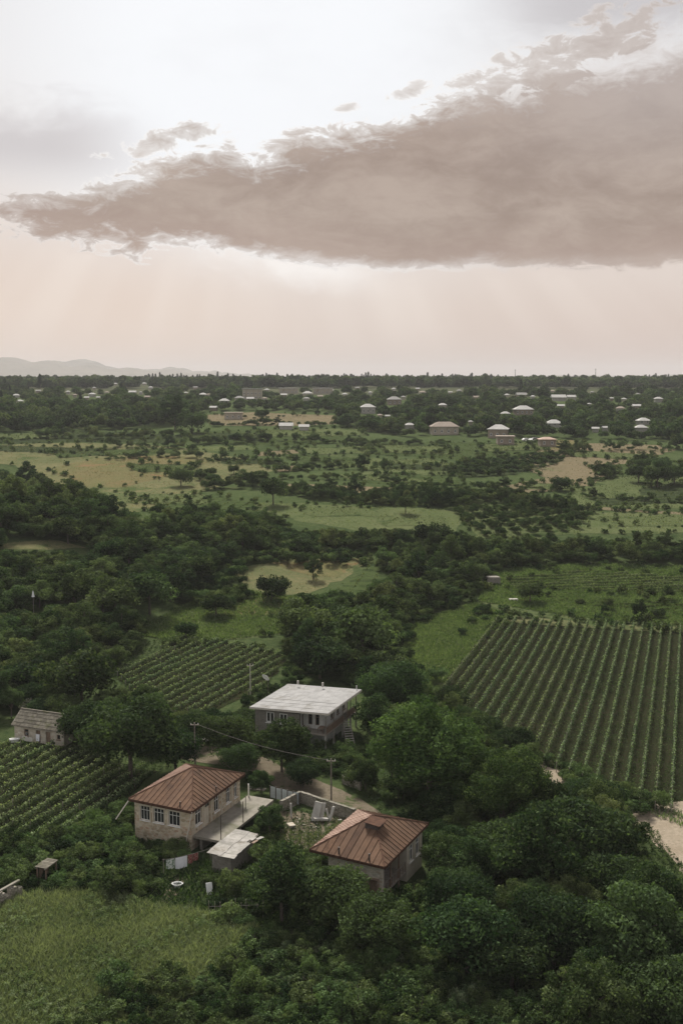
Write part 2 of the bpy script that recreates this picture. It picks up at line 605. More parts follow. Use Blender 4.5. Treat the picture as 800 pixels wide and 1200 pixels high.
def ground_mat(name, c1, c2, c3, s1=0.05, s2=0.6, stripe=None, stripecol=None, hs=0.6, mottle=None):
    m, n = new_mat(name)
    co = objco(n)
    big = n.rng(n.noise(co, s1, 6, 0.62, 0.6), 0.35, 0.65)
    sml = n.rng(n.noise(co, s2, 8, 0.7, 0.3), 0.3, 0.72)
    col = n.mix(big, c1, c2)
    col = n.mix(n.m('MULTIPLY', sml, 0.85), col, c3)
    fl = n.rng(n.noise(co, s2 * 2.7, 6, 0.75), 0.52, 0.70)
    col = n.mix(n.m('MULTIPLY', fl, 0.55), col, tuple(k * 0.45 for k in c1))
    if stripe:                                     # mown or drilled lines: azimuth of the rows, spacing in metres
        az, sp_, k = stripe
        sx = n.node('ShaderNodeSeparateXYZ')
        n.put(sx.inputs[0], co)
        q = n.m('ADD', n.m('MULTIPLY', sx.outputs[0], math.cos(R(az))), n.m('MULTIPLY', sx.outputs[1], -math.sin(R(az))))
        q = n.m('ADD', q, n.m('MULTIPLY', n.noise(co, 0.12, 3), 3.0))
        w = n.m('SINE', n.m('MULTIPLY', q, 2 * math.pi / sp_))
        w = n.m('MULTIPLY', n.rng(w, -0.3, 0.6), n.rng(n.noise(co, 0.35, 5, 0.6), 0.35, 0.6))
        col = n.mix(n.m('MULTIPLY', w, k), col, stripecol)
    if mottle:
        g = n.rng(n.noise(co, mottle[0], 7, 0.7, 0.5), mottle[1], mottle[1] + 0.1)
        col = n.mix(g, col, mottle[2])
    return finish(m, n, col, 1.0, n.noise(co, 2.2, 8, 0.75), hs, 0.35, spec=0.0)


G_DARK = (0.030, 0.042, 0.022)
MAT['ground'] = ground_mat('ground', (0.030, 0.050, 0.020), (0.055, 0.080, 0.032), (0.085, 0.105, 0.044), 0.03, 0.5, hs=1.0, mottle=(0.05, 0.58, (0.11, 0.125, 0.056)))
MAT['plain'] = ground_mat('plain', (0.036, 0.048, 0.028), (0.060, 0.072, 0.038), (0.10, 0.10, 0.06), 0.004, 0.02, hs=0.4, mottle=(0.012, 0.6, (0.15, 0.14, 0.09)))
MAT['hay'] = ground_mat('hay', (0.119, 0.122, 0.061), (0.176, 0.155, 0.083), (0.086, 0.104, 0.045), 0.05, 0.7, mottle=(0.06, 0.53, (0.061, 0.083, 0.032)))
MAT['hay_orange'] = ground_mat('hay_orange', (0.169, 0.130, 0.068), (0.137, 0.133, 0.061), (0.097, 0.104, 0.047), 0.03, 0.6, mottle=(0.05, 0.55, (0.187, 0.119, 0.065)))
MAT['meadow'] = ground_mat('meadow', (0.053, 0.075, 0.029), (0.078, 0.099, 0.041), (0.112, 0.126, 0.058), 0.06, 0.9, mottle=(0.10, 0.54, (0.033, 0.051, 0.019)))
MAT['meadow_pale'] = ground_mat('meadow_pale', (0.092, 0.112, 0.050), (0.125, 0.135, 0.066), (0.066, 0.089, 0.034), 0.06, 0.9, mottle=(0.11, 0.55, (0.046, 0.066, 0.025)))
MAT['crop'] = ground_mat('crop', (0.033, 0.053, 0.019), (0.048, 0.069, 0.026), (0.078, 0.099, 0.038), 0.05, 0.9, stripe=(88, 4.5, 0.7), stripecol=(0.022, 0.033, 0.015))
MAT['crop_dark'] = ground_mat('crop_dark', (0.025, 0.038, 0.018), (0.035, 0.049, 0.022), (0.059, 0.070, 0.032), 0.05, 0.8, stripe=(70, 5.0, 0.7), stripecol=(0.018, 0.027, 0.014))
MAT['vine_soil'] = ground_mat('vine_soil', (0.025, 0.024, 0.014), (0.036, 0.031, 0.019), (0.022, 0.033, 0.013), 0.08, 1.2)
MAT['bare'] = ground_mat('bare', (0.188, 0.148, 0.096), (0.160, 0.132, 0.084), (0.116, 0.108, 0.062), 0.04, 0.5, mottle=(0.08, 0.6, (0.120, 0.128, 0.064)))
MAT['dirt'] = ground_mat('dirt', (0.150, 0.122, 0.090), (0.195, 0.162, 0.122), (0.110, 0.098, 0.066), 0.25, 2.0, mottle=(0.35, 0.53, (0.060, 0.078, 0.032)))
MAT['sand'] = ground_mat('sand', (0.300, 0.245, 0.185), (0.350, 0.295, 0.230), (0.230, 0.195, 0.140), 0.3, 2.0, mottle=(0.5, 0.63, (0.17, 0.16, 0.09)))
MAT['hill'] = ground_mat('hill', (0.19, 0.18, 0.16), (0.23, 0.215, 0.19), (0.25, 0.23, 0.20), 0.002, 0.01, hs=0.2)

MAT['rust_roof'] = None
m, n = new_mat('rust_roof')
co = objco(n)
oi = n.node('ShaderNodeObjectInfo')
a_ = n.mix(n.rng(n.noise(co, 1.3, 7, 0.68, 0.3), 0.3, 0.7), (0.074, 0.042, 0.027), (0.132, 0.076, 0.048))
a_ = n.mix(n.m('MULTIPLY', n.rng(n.noise(co, 0.55, 6, 0.7, 0.5), 0.53, 0.68), 0.8), a_, (0.045, 0.028, 0.021))
a_ = n.mix(n.m('MULTIPLY', n.rng(n.noise(co, 6.0, 5, 0.7), 0.58, 0.72), 0.5), a_, (0.24, 0.155, 0.11))
a_ = n.mix(n.m('MULTIPLY', n.rng(n.m('FRACT', n.m('MULTIPLY', oi.outputs['Random'], 5.7)), 0.72, 1.0), 0.55), a_, (0.062, 0.038, 0.028))
a_ = n.mix(n.m('MULTIPLY', oi.outputs['Random'], 0.40), a_, (0.175, 0.112, 0.076))
MAT['rust_roof'] = finish(m, n, a_, 0.9, n.noise(co, 5, 4), 0.15, 0.02, 0.0, spec=0.12)
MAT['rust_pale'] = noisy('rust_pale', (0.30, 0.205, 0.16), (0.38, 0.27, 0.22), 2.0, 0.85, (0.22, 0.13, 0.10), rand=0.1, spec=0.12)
MAT['rust_dark'] = noisy('rust_dark', (0.055, 0.030, 0.021), (0.10, 0.052, 0.034), 3.0, 0.9, spec=0.1)
MAT['asbestos'] = noisy('asbestos', (0.25, 0.245, 0.24), (0.32, 0.315, 0.31), 1.2, 0.95, (0.20, 0.19, 0.175), spec=0.1, bump=0.2, rand=0.07)
MAT['weathered_sheet'] = noisy('weathered_sheet', (0.25, 0.24, 0.215), (0.36, 0.34, 0.315), 2.0, 0.95, (0.15, 0.13, 0.105), spec=0.1, rand=0.14)
MAT['stone_warm'] = masonry('stone_warm', [(0.27, 0.21, 0.135), (0.56, 0.48, 0.355), (0.38, 0.25, 0.165), (0.64, 0.57, 0.445), (0.34, 0.29, 0.215)], (0.54, 0.475, 0.37), 2.3, (0.33, 0.265, 0.18))
MAT['stone_pale'] = masonry('stone_pale', [(0.42, 0.39, 0.33), (0.56, 0.50, 0.41), (0.40, 0.33, 0.25), (0.60, 0.55, 0.47)], (0.50, 0.46, 0.39), 2.4, (0.36, 0.32, 0.26))
MAT['stone_grey'] = masonry('stone_grey', [(0.17, 0.155, 0.13), (0.25, 0.23, 0.20), (0.20, 0.18, 0.15), (0.29, 0.27, 0.235)], (0.235, 0.22, 0.19), 3.6)
MAT['stone_ruin'] = masonry('stone_ruin', [(0.22, 0.195, 0.16), (0.34, 0.31, 0.26), (0.27, 0.24, 0.195), (0.40, 0.37, 0.32)], (0.16, 0.145, 0.11), 2.6, (0.12, 0.125, 0.07))
MAT['brick'] = masonry('brick', [(0.27, 0.17, 0.12), (0.33, 0.22, 0.16), (0.24, 0.15, 0.11)], (0.36, 0.32, 0.27), 5.0)
MAT['plaster'] = noisy('plaster', (0.56, 0.53, 0.47), (0.66, 0.63, 0.57), 2.0, 0.9, (0.44, 0.41, 0.35), 0.2)
MAT['plaster_cream'] = noisy('plaster_cream', (0.48, 0.43, 0.34), (0.56, 0.51, 0.42), 1.5, 0.9, (0.38, 0.34, 0.27), 0.2)
MAT['plaster_tan'] = noisy('plaster_tan', (0.36, 0.30, 0.235), (0.43, 0.36, 0.29), 1.5, 0.9, (0.28, 0.235, 0.18), 0.2)
MAT['white_paint'] = noisy('white_paint', (0.66, 0.65, 0.62), (0.78, 0.77, 0.74), 3.0, 0.6, (0.50, 0.48, 0.44), 0.1)
MAT['concrete'] = noisy('concrete', (0.17, 0.155, 0.125), (0.23, 0.21, 0.175), 1.2, 0.9, (0.105, 0.105, 0.065))
MAT['concrete_pale'] = noisy('concrete_pale', (0.36, 0.34, 0.30), (0.46, 0.44, 0.40), 2.0, 0.9, (0.24, 0.22, 0.18))
MAT['wood_grey'] = noisy('wood_grey', (0.20, 0.175, 0.145), (0.30, 0.27, 0.23), 4.0, 0.85, (0.15, 0.125, 0.10), rand=0.12)
MAT['wood_pale'] = noisy('wood_pale', (0.50, 0.46, 0.39), (0.60, 0.56, 0.49), 4.0, 0.8)
MAT['wood_brown'] = noisy('wood_brown', (0.15, 0.10, 0.07), (0.23, 0.165, 0.12), 4.0, 0.8, rand=0.12)
MAT['iron'] = noisy('iron', (0.05, 0.042, 0.038), (0.09, 0.07, 0.06), 6.0, 0.6)
MAT['fence_blue'] = noisy('fence_blue', (0.40, 0.44, 0.455), (0.50, 0.535, 0.55), 2.0, 0.5, (0.32, 0.33, 0.32), rand=0.12)
MAT['shingle'] = noisy('shingle', (0.105, 0.095, 0.075), (0.17, 0.155, 0.125), 3.0, 0.95, (0.09, 0.09, 0.05), rand=0.2, spec=0.1)
MAT['glass'] = finish(*new_mat('glass'), (0.018, 0.021, 0.022), 0.12, spec=0.5)
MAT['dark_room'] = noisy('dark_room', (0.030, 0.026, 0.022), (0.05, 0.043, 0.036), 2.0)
MAT['cloth_white'] = noisy('cloth_white', (0.74, 0.74, 0.78), (0.80, 0.80, 0.83), 3.0, 0.9)
MAT['plastic_white'] = noisy('plastic_white', (0.72, 0.72, 0.70), (0.78, 0.78, 0.76), 3.0, 0.45, bump=0.05)
MAT['roof_white'] = noisy('roof_white', (0.38, 0.37, 0.35), (0.47, 0.46, 0.435), 0.8, 0.9, (0.29, 0.275, 0.25), spec=0.15)
MAT['roof_tan'] = noisy('roof_tan', (0.24, 0.195, 0.155), (0.30, 0.25, 0.205), 0.8, 0.9, (0.30, 0.24, 0.19))
MAT['roof_grey'] = noisy('roof_grey', (0.22, 0.215, 0.20), (0.28, 0.27, 0.255), 0.8, 0.9)
MAT['roof_red'] = noisy('roof_red', (0.29, 0.19, 0.14), (0.36, 0.24, 0.18), 0.8, 0.7)
m, n = new_mat('cloth_print')
MAT['cloth_print'] = finish(m, n, n.mix(n.rng(n.noise(objco(n), 5.0, 2), 0.48, 0.52), (0.62, 0.64, 0.60), (0.20, 0.27, 0.20)), 0.9)
m, n = new_mat('cloth_red')
MAT['cloth_red'] = finish(m, n, n.mix(n.rng(n.noise(objco(n), 7.0, 2), 0.47, 0.53), (0.20, 0.045, 0.040), (0.34, 0.20, 0.17)), 0.9)

MAT['far_white'] = noisy('far_white', (0.34, 0.325, 0.29), (0.42, 0.40, 0.36), 1.2, 0.95, (0.26, 0.24, 0.20))
MAT['far_cream'] = noisy('far_cream', (0.33, 0.29, 0.225), (0.40, 0.36, 0.29), 1.2, 0.95, (0.25, 0.215, 0.165))
MAT['far_tan'] = noisy('far_tan', (0.23, 0.19, 0.145), (0.29, 0.24, 0.19), 1.2, 0.95, (0.18, 0.15, 0.11))

# ------------------------------------------------------------------ ground, fields, tracks, hills
def build_ground():
    ys = [-120.0]
    while ys[-1] < 13000:
        y = ys[-1]
        ys.append(y + (3.0 if y < 430 else max(3.0, (y - 430) * 0.035 + 3.0)))
    nx = 190
    V, Q = [], []
    for y in ys:
        half = max(190.0, 0.62 * y + 90)
        xs = np.linspace(-half, half, nx)
        V.append(np.stack([xs, np.full(nx, y), height_np(xs, np.full(nx, y))], 1))
    V = np.concatenate(V)
    i, j = np.meshgrid(np.arange(len(ys) - 1), np.arange(nx - 1), indexing='ij')
    a = (i * nx + j).ravel()
    Q = np.stack([a, a + 1, a + nx + 1, a + nx], 1)
    # near ground and far plain are two sheets that butt together
    cut = V[Q[:, 0]][:, 1] < 900
    for nm, sel, mt in (('ground', cut, 'ground'), ('plain', ~cut, 'plain')):
        used = np.unique(Q[sel])
        mp = np.zeros(len(V), int)
        mp[used] = np.arange(len(used))
        me = np_mesh(nm, V[used], mp[Q[sel]])
        for p in me.polygons:
            p.use_smooth = True
        tag(link(nm, me, None, MAT[mt]), kind='structure')


build_ground()


def inside(poly, x, y):
    x = np.asarray(x)
    y = np.asarray(y)
    r = np.zeros(x.shape, bool)
    j = len(poly) - 1
    for i in range(len(poly)):
        xi, yi = poly[i][0], poly[i][1]
        xj, yj = poly[j][0], poly[j][1]
        c = ((yi > y) != (yj > y)) & (x < (xj - xi) * (y - yi) / ((yj - yi) or 1e-9) + xi)
        r ^= c
        j = i
    return r


FIELDS = []                                   # (world polygon, layer)


def drape(name, wpoly, mat, step=4.0, jit=0.5, layer=1, kind='structure'):
    """lay a thin sheet with an uneven outline over the terrain"""
    pts = []
    for i in range(len(wpoly)):
        a, b = Vector(wpoly[i][:2]), Vector(wpoly[(i + 1) % len(wpoly)][:2])
        k = max(1, int((b - a).length / step))
        for q in range(k):
            p = a.lerp(b, q / k)
            pts.append((p.x + rnd.uniform(-jit, jit), p.y + rnd.uniform(-jit, jit)))
    nb = len(pts)
    xs = [p[0] for p in pts]
    ys = [p[1] for p in pts]
    gx, gy = np.meshgrid(np.arange(min(xs), max(xs), step), np.arange(min(ys), max(ys), step))
    gx, gy = gx.ravel(), gy.ravel()
    ok = inside(pts, gx, gy)
    inner = [(x, y) for x, y in zip(gx[ok], gy[ok])]
    vs, es, fs, *_ = delaunay_2d_cdt([Vector(p) for p in pts + inner], [(i, (i + 1) % nb) for i in range(nb)], [], 1, 1e-4)
    V = np.array([(v.x, v.y) for v in vs])
    off = layer * (0.014 + 0.00008 * V[:, 1])
    V = np.column_stack([V, height_np(V[:, 0], V[:, 1]) + off])
    me = np_mesh(name, V, np.array(fs))
    # make every face look up
    me.calc_loop_triangles()
    flip = [p.index for p in me.polygons if p.normal.z < 0]
    if flip:
        bm = bmesh.new()
        bm.from_mesh(me)
        bm.faces.ensure_lookup_table()
        bmesh.ops.reverse_faces(bm, faces=[bm.faces[i] for i in flip])
        bm.to_mesh(me)
        bm.free()
    for p in me.polygons:
        p.use_smooth = True
    FIELDS.append((pts, layer, mat))
    return tag(link(name, me, None, MAT[mat]), kind=kind)


def wp(px):
    return [at(u, v) for u, v in px]


def field(name, px, mat, step=4.0, jit=0.6, layer=1):
    return drape(name, wp(px), mat, step, jit, layer)


# far and middle fields, from the village down to the houses (outlines in photo pixels on the ground)
field('field', [(-60, 524), (30, 520), (105, 519), (210, 524), (300, 540), (318, 552), (250, 572), (150, 602), (95, 582), (20, 545), (-60, 540)], 'hay', 6, 1.2)
field('field', [(58, 550), (110, 538), (190, 534), (252, 538), (205, 556), (140, 572), (100, 570)], 'hay_orange', 5, 1.5, 2)
field('field', [(-60, 516), (40, 508), (150, 506), (215, 511), (215, 520), (105, 518), (-60, 521)], 'crop_dark', 6, 1.0)
field('field', [(235, 487), (300, 483), (395, 487), (392, 497), (330, 500), (250, 498)], 'bare', 8, 2.0)
field('field', [(215, 507), (330, 504), (420, 512), (400, 520), (300, 522), (215, 518)], 'crop', 7, 1.0)
field('field', [(300, 530), (345, 527), (350, 531), (300, 535)], 'bare', 4, 0.8)
field('field', [(225, 524), (290, 522), (300, 527), (230, 530)], 'meadow_pale', 5, 0.8)
field('field', [(320, 548), (350, 545), (352, 551), (325, 554)], 'bare', 4, 0.8)
field('field', [(380, 544), (440, 537), (470, 541), (440, 547), (390, 549)], 'meadow_pale', 5, 0.8)
field('field', [(430, 540), (505, 537), (540, 548), (520, 557), (420, 556)], 'meadow', 5, 0.8)
field('field', [(420, 557), (530, 559), (560, 570), (470, 569), (390, 563)], 'crop', 4, 0.8)
field('field', [(505, 545), (548, 541), (572, 543), (560, 549), (520, 549)], 'meadow_pale', 5, 0.8)
field('field', [(330, 567), (375, 568), (470, 572), (505, 578), (490, 581), (400, 577), (330, 574)], 'bare', 4, 0.8)
field('field', [(600, 543), (650, 519), (770, 522), (790, 527), (735, 545), (690, 569), (600, 582), (545, 586), (570, 572), (640, 560)], 'bare', 5, 1.2)
field('field', [(632, 517), (672, 516), (690, 524), (650, 527), (636, 524)], 'hay_orange', 5, 1.0, 2)
field('field', [(400, 520), (540, 518), (640, 522), (640, 532), (560, 540), (430, 532)], 'crop', 6, 1.0)
field('field', [(545, 544), (600, 538), (655, 534), (660, 541), (600, 556), (540, 560), (520, 556)], 'crop_dark', 5, 1.0)
field('field', [(690, 565), (740, 556), (870, 556), (870, 596), (760, 596), (650, 590)], 'meadow', 4, 0.9)
field('field', [(745, 574), (790, 565), (870, 562), (870, 582), (800, 584), (750, 580)], 'crop_dark', 4, 0.9, 2)
field('field', [(690, 600), (770, 602), (870, 606), (870, 622), (760, 626), (672, 626)], 'meadow_pale', 4, 1.0)
field('path', [(650, 591), (700, 594), (770, 599), (870, 603), (870, 606), (770, 602), (690, 597), (645, 594)], 'bare', 3, 0.4, 2)
field('field', [(300, 588), (345, 590), (420, 594), (520, 597), (545, 604), (535, 623), (430, 625), (350, 610), (290, 597)], 'meadow_pale', 4, 1.0)
field('field', [(180, 590), (260, 582), (300, 590), (310, 600), (210, 604)], 'crop', 4, 1.0)
field('field', [(530, 598), (610, 590), (700, 598), (678, 626), (560, 632)], 'meadow', 4, 0.8)
field('field', [(270, 668), (335, 655), (432, 654), (400, 680), (360, 695), (300, 702)], 'hay', 3, 0.8)
field('field', [(320, 660), (430, 654), (395, 676), (370, 676)], 'hay_orange', 3, 0.8, 2)
field('field', [(268, 703), (335, 700), (330, 720), (262, 722)], 'hay_orange', 2.5, 0.6, 2)
field('meadow', [(150, 742), (240, 698), (280, 690), (345, 700), (350, 740), (225, 755)], 'meadow', 3, 0.8)
field('field', [(400, 690), (435, 660), (500, 662), (520, 690), (460, 705), (400, 705)], 'crop', 3, 0.8)
field('field', [(570, 668), (700, 660), (900, 665), (900, 735), (800, 734), (690, 726), (600, 722), (560, 705)], 'meadow', 3, 0.8)
field('field', [(590, 676), (690, 668), (900, 682), (900, 700), (700, 696), (600, 690)], 'crop', 3, 0.8, 2)
field('meadow', [(440, 772), (490, 728), (555, 706), (600, 722), (560, 752), (520, 800), (480, 812)], 'meadow_pale', 2.5, 0.8)
field('field', [(0, 636), (70, 634), (105, 642), (60, 645), (0, 643)], 'hay', 3, 0.6)

# narrow plots side by side
for i, (u0, u1, v0, h0, mt) in enumerate([(-60, 120, 527, 4, 'crop_dark'), (60, 205, 531, 3, 'crop'), (-60, 60, 512, 3, 'meadow'), (215, 300, 512, 4, 'crop_dark'), (300, 420, 507, 4, 'meadow'), (255, 330, 541, 3, 'crop_dark'),
                                        (150, 225, 549, 5, 'crop'), (160, 240, 585, 6, 'meadow'), (105, 150, 583, 6, 'meadow'), (350, 430, 528, 4, 'meadow'), (330, 420, 538, 4, 'crop'), (440, 520, 527, 5, 'meadow'), (560, 640, 524, 4, 'meadow'),
                                        (440, 540, 548, 3, 'crop_dark'), (395, 500, 562, 3, 'meadow'), (660, 760, 534, 4, 'meadow'), (690, 800, 549, 5, 'crop'), (610, 680, 571, 4, 'meadow'), (700, 830, 611, 6, 'meadow'), (690, 790, 587, 4, 'crop_dark'), (350, 450, 600, 5, 'meadow'), (440, 520, 611, 5, 'meadow')]):
    t = rnd.uniform(-.03, .03) * (u1 - u0)
    field('field', [(u0, v0 - h0 + t), (u1, v0 - h0 - t), (u1 + 8, v0 + h0 - t), (u0 + 10, v0 + h0 + t)], mt, 4, 1.2, 3)
# vineyard soils
VINE_R = [(580, 727), (690, 733), (905, 745), (905, 985), (735, 945), (650, 905), (585, 875), (505, 822)]
field('vineyard_soil', VINE_R, 'vine_soil', 2.5, 0.5, 2)
field('path', [(560, 716), (620, 724), (760, 734), (905, 741), (905, 747), (700, 737), (585, 729)], 'hay', 2.5, 0.35, 3)
VINE_M = [(138, 792), (212, 748), (262, 752), (338, 768), (312, 806), (240, 838), (170, 830)]
field('vineyard_soil', VINE_M, 'vine_soil', 2.0, 0.4, 2)
VINE_L = [(-130, 868), (75, 876), (182, 905), (160, 925), (75, 985), (20, 1000), (-130, 990)]
field('vineyard_soil', VINE_L, 'vine_soil', 2.0, 0.4, 2)
# yard, tracks
field('dirt_road', [(200, 868), (236, 872), (300, 884), (340, 902), (392, 922), (430, 940), (450, 955), (425, 958), (385, 943), (330, 925), (290, 905), (235, 893), (195, 886)], 'dirt', 1.5, 0.3, 2)
field('yard', [(330, 950), (400, 955), (420, 975), (395, 1000), (345, 1000), (322, 975)], 'dirt', 1.5, 0.4, 2)
field('dirt_track', [(636, 897), (660, 905), (740, 944), (800, 940), (905, 930), (905, 1080), (810, 1040), (780, 1000), (755, 975), (700, 945), (640, 915)], 'sand', 1.5, 0.4, 3)
field('footpath', [(205, 1028), (220, 1030), (205, 1052), (188, 1068), (172, 1068), (192, 1050)], 'dirt', 0.8, 0.15, 2)
MEADOW_PX = [(-60, 1085), (10, 1062), (60, 1048), (130, 1050), (180, 1066), (250, 1078), (302, 1092), (275, 1130), (235, 1165), (180, 1195), (150, 1260), (-60, 1330)]
field('meadow', MEADOW_PX, 'meadow', 2.0, 0.4, 2)


def ridge(name, pts, dist, depth, mat='hill'):
    """a far hill: crest heights follow (u, v) at the given distance, slopes fall away to both sides"""
    us = np.linspace(pts[0][0], pts[-1][0], 110)
    vs = np.interp(us, [p[0] for p in pts], [p[1] for p in pts])
    rows = np.linspace(-1, 1, 15)
    V = []
    for r in rows:
        for u, v in zip(us, vs):
            a, e = azel(u, v)
            y = dist + r * depth
            x = math.tan(R(a)) * dist
            top = CAM_H + dist * math.tan(R(e)) - 45 + 6 * math.sin(u * 0.35 + 1) + 4 * math.sin(u * 0.9)
            top = max(top, 0.0)
            w = (1 - r * r) ** 1.5 * (1 + 0.08 * math.sin(u * 0.13 + r * 5))
            V.append((x, y, 43 + top * w))
    nx = len(us)
    i, j = np.meshgrid(np.arange(len(rows) - 1), np.arange(nx - 1), indexing='ij')
    a = (i * nx + j).ravel()
    me = np_mesh(name, np.array(V), np.stack([a, a + 1, a + nx + 1, a + nx], 1))
    for p in me.polygons:
        p.use_smooth = True
    return tag(link(name, me, None, MAT[mat]), kind='structure')


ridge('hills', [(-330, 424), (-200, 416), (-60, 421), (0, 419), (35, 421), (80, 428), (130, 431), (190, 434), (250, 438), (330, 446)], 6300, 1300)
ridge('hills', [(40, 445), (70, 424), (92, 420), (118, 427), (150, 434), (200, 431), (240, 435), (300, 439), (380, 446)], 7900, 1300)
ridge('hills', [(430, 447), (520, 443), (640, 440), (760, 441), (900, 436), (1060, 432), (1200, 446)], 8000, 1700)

# ------------------------------------------------------------------ plants
def leaves(C, N, size, aspect=0.5, g=None):
    """rhombic leaf cards at centres C facing N"""
    g = g or rng
    n = len(C)
    N = N / (np.linalg.norm(N, axis=1, keepdims=True) + 1e-9)
    r = g.normal(size=(n, 3))
    T = np.cross(N, r)
    T /= np.linalg.norm(T, axis=1, keepdims=True) + 1e-9
    B = np.cross(N, T)
    s = (size * g.uniform(0.65, 1.35, n))[:, None]
    k = np.stack([C - T * s, C - B * s * aspect + N * s * 0.15, C + T * s, C + B * s * aspect + N * s * 0.15], 1)
    return k.reshape(-1, 3), np.arange(4 * n).reshape(n, 4)


def crown_mesh(name, seed, Rr, H, z0, nb, nl, leaf, flat=0.75, blob=(0.30, 0.48), mat='leaf_mid', lump=1.0, shape=None, far=0.80):
    g = np.random.default_rng(seed)
    cz = (H + z0) / 2
    hz = (H - z0) / 2
    d = g.normal(size=(nb, 3))
    d[:, 2] = np.abs(d[:, 2]) * 0.9 - 0.35
    d /= np.linalg.norm(d, axis=1, keepdims=True)
    rad = g.uniform(0.30, far, nb)
    bc = d * rad[:, None] * np.array([Rr, Rr, hz]) * lump
    bc[:, 2] += cz
    if shape:
        bc = shape(bc, g)
    br = Rr * g.uniform(blob[0], blob[1], nb)
    bt = np.clip(g.normal(0.36, 0.17, nb), 0.02, 0.95)
    pick = g.choice(nb, nl, p=br ** 2 / (br ** 2).sum())
    e = g.normal(size=(nl, 3))
    e[:, 2] = e[:, 2] + 0.25
    e /= np.linalg.norm(e, axis=1, keepdims=True)
    lumps = 1 + 0.16 * np.sin(e[:, 0] * 5 + pick) * np.sin(e[:, 1] * 5 + 2 * pick) + 0.12 * np.sin(e[:, 2] * 8 + pick * 1.7)
    rr = br[pick] * lumps * g.uniform(0.66, 1.06, nl)
    C = bc[pick] + e * rr[:, None] * np.array([1, 1, flat])
    C[:, 2] = np.maximum(C[:, 2], z0 * 0.6 + 0.12)
    N = e * 0.75 + g.normal(size=(nl, 3)) * 0.55
    V, Q = leaves(C, N, leaf, 0.52, g)
    tint = np.clip(bt[pick] + g.normal(0, 0.20, nl), 0, 1.2) ** 1.35
    me = np_mesh(name, V, Q, np.repeat(tint, 4))
    me.materials.append(MAT[mat])
    return me


def trunk_mesh(name, seed, H, r, spread, limbs=5, mat='bark', stems=1):
    q = random.Random(seed)
    mb = MB()
    for s in range(stems):
        bx, by = (q.uniform(-.3, .3), q.uniform(-.3, .3)) if stems > 1 else (0, 0)
        p = Vector((bx, by, -0.4))
        mid = Vector((bx * 2 + q.uniform(-.1, .1), by * 2 + q.uniform(-.1, .1), H * 0.45))
        mb.bar(p, mid, 2 * r, n=7, taper=0.72)
        mb.bar(mid, mid + Vector((q.uniform(-.3, .3), q.uniform(-.3, .3), H * 0.35)), 1.4 * r, n=6, taper=0.4)
        for k in range(limbs):
            a = 6.283 * k / limbs + q.uniform(-.4, .4)
            b = mid.lerp(p, q.uniform(0, .4))
            e = Vector((math.cos(a) * spread * q.uniform(.6, 1), math.sin(a) * spread * q.uniform(.6, 1), H * q.uniform(.5, .8)))
            c = b.lerp(e, 0.5) + Vector((0, 0, H * 0.05))
            mb.bar(b, c, 1.0 * r, n=5, taper=0.7)
            mb.bar(c, e, 0.7 * r, n=5, taper=0.4)
    me = bpy.data.meshes.new(name)
    me.from_pydata(mb.v, [], mb.f)
    me.materials.append(MAT[mat])
    return me


def cone_shape(bc, g):
    H = bc[:, 2].max()
    k = np.clip(1.15 - bc[:, 2] / (H * 1.05), 0.12, 1)
    bc[:, 0] *= k
    bc[:, 1] *= k
    return bc


PROTO = {}


def proto(key, crown, trunk, Rr, H, kc):
    """nominal radius, height and centre of the crown as share of its width"""
    PROTO[key] = dict(crown=crown, trunk=trunk, R=Rr, H=H, kc=kc, src=None)


for i in range(5):                             # near broadleaf trees
    H = (8.5, 7.2, 10.5, 7.8, 9.0)[i]
    mt = ('leaf_mid', 'leaf_deep', 'leaf_mid', 'leaf_deep', 'leaf_olive')[i]
    proto(f'near{i}', crown_mesh('crown', 20 + i, 4.2, H, (.4, .2, 1.0, .2, .3)[i], 46 + 6 * i, 13500, 0.180, blob=((.20, .38), (.22, .42), (.16, .34), (.2, .4), (.15, .32))[i], mat=mt, far=(.92, .82, 1.02, .85, 1.0)[i]),
          trunk_mesh('trunk', i, H, 0.22, 3.2, 7), 4.2, H, 0.53)
for i in range(2):                             # big spreading walnuts
    H = 13.0 + i
    proto(f'walnut{i}', crown_mesh('crown', 40 + i, 7.6, H, 1.5, 110, 34000, 0.185, blob=(0.13, 0.28), mat='leaf_walnut', lump=1.06),
          trunk_mesh('trunk', 40 + i, H, 0.42, 4.5, 8), 7.6, H, 0.46)
for i in range(6):                             # trees in the middle distance
    H = (8.0, 6.6, 10.5, 7.5, 8.6, 5.2)[i]
    mt = ('leaf_mid', 'leaf_deep', 'leaf_deep', 'leaf_mid', 'leaf_olive', 'leaf_olive')[i]
    proto(f'mid{i}', crown_mesh('crown', 60 + i, 4.2, H, 0.4, (30, 26, 38, 24, 34, 40)[i], 4600, 0.26, blob=((.2, .42), (.24, .46), (.16, .34), (.22, .46), (.16, .36), (.14, .32))[i], mat=mt, far=(.9, .8, .98, .85, 1.0, 1.0)[i]),
          trunk_mesh('trunk', 60 + i, H, 0.22, 2.6, 5), 4.2, H, 0.5)
for i in range(3):                             # far trees
    H = (8.0, 6.8, 9.0)[i]
    proto(f'far{i}', crown_mesh('crown', 80 + i, 4.2, H, 0.3, 18, 700, 0.70, blob=(0.32, 0.52), mat=('leaf_mid', 'leaf_deep', 'leaf_deep')[i]),
          trunk_mesh('trunk', 80 + i, H, 0.22, 2, 3), 4.2, H, 0.46)
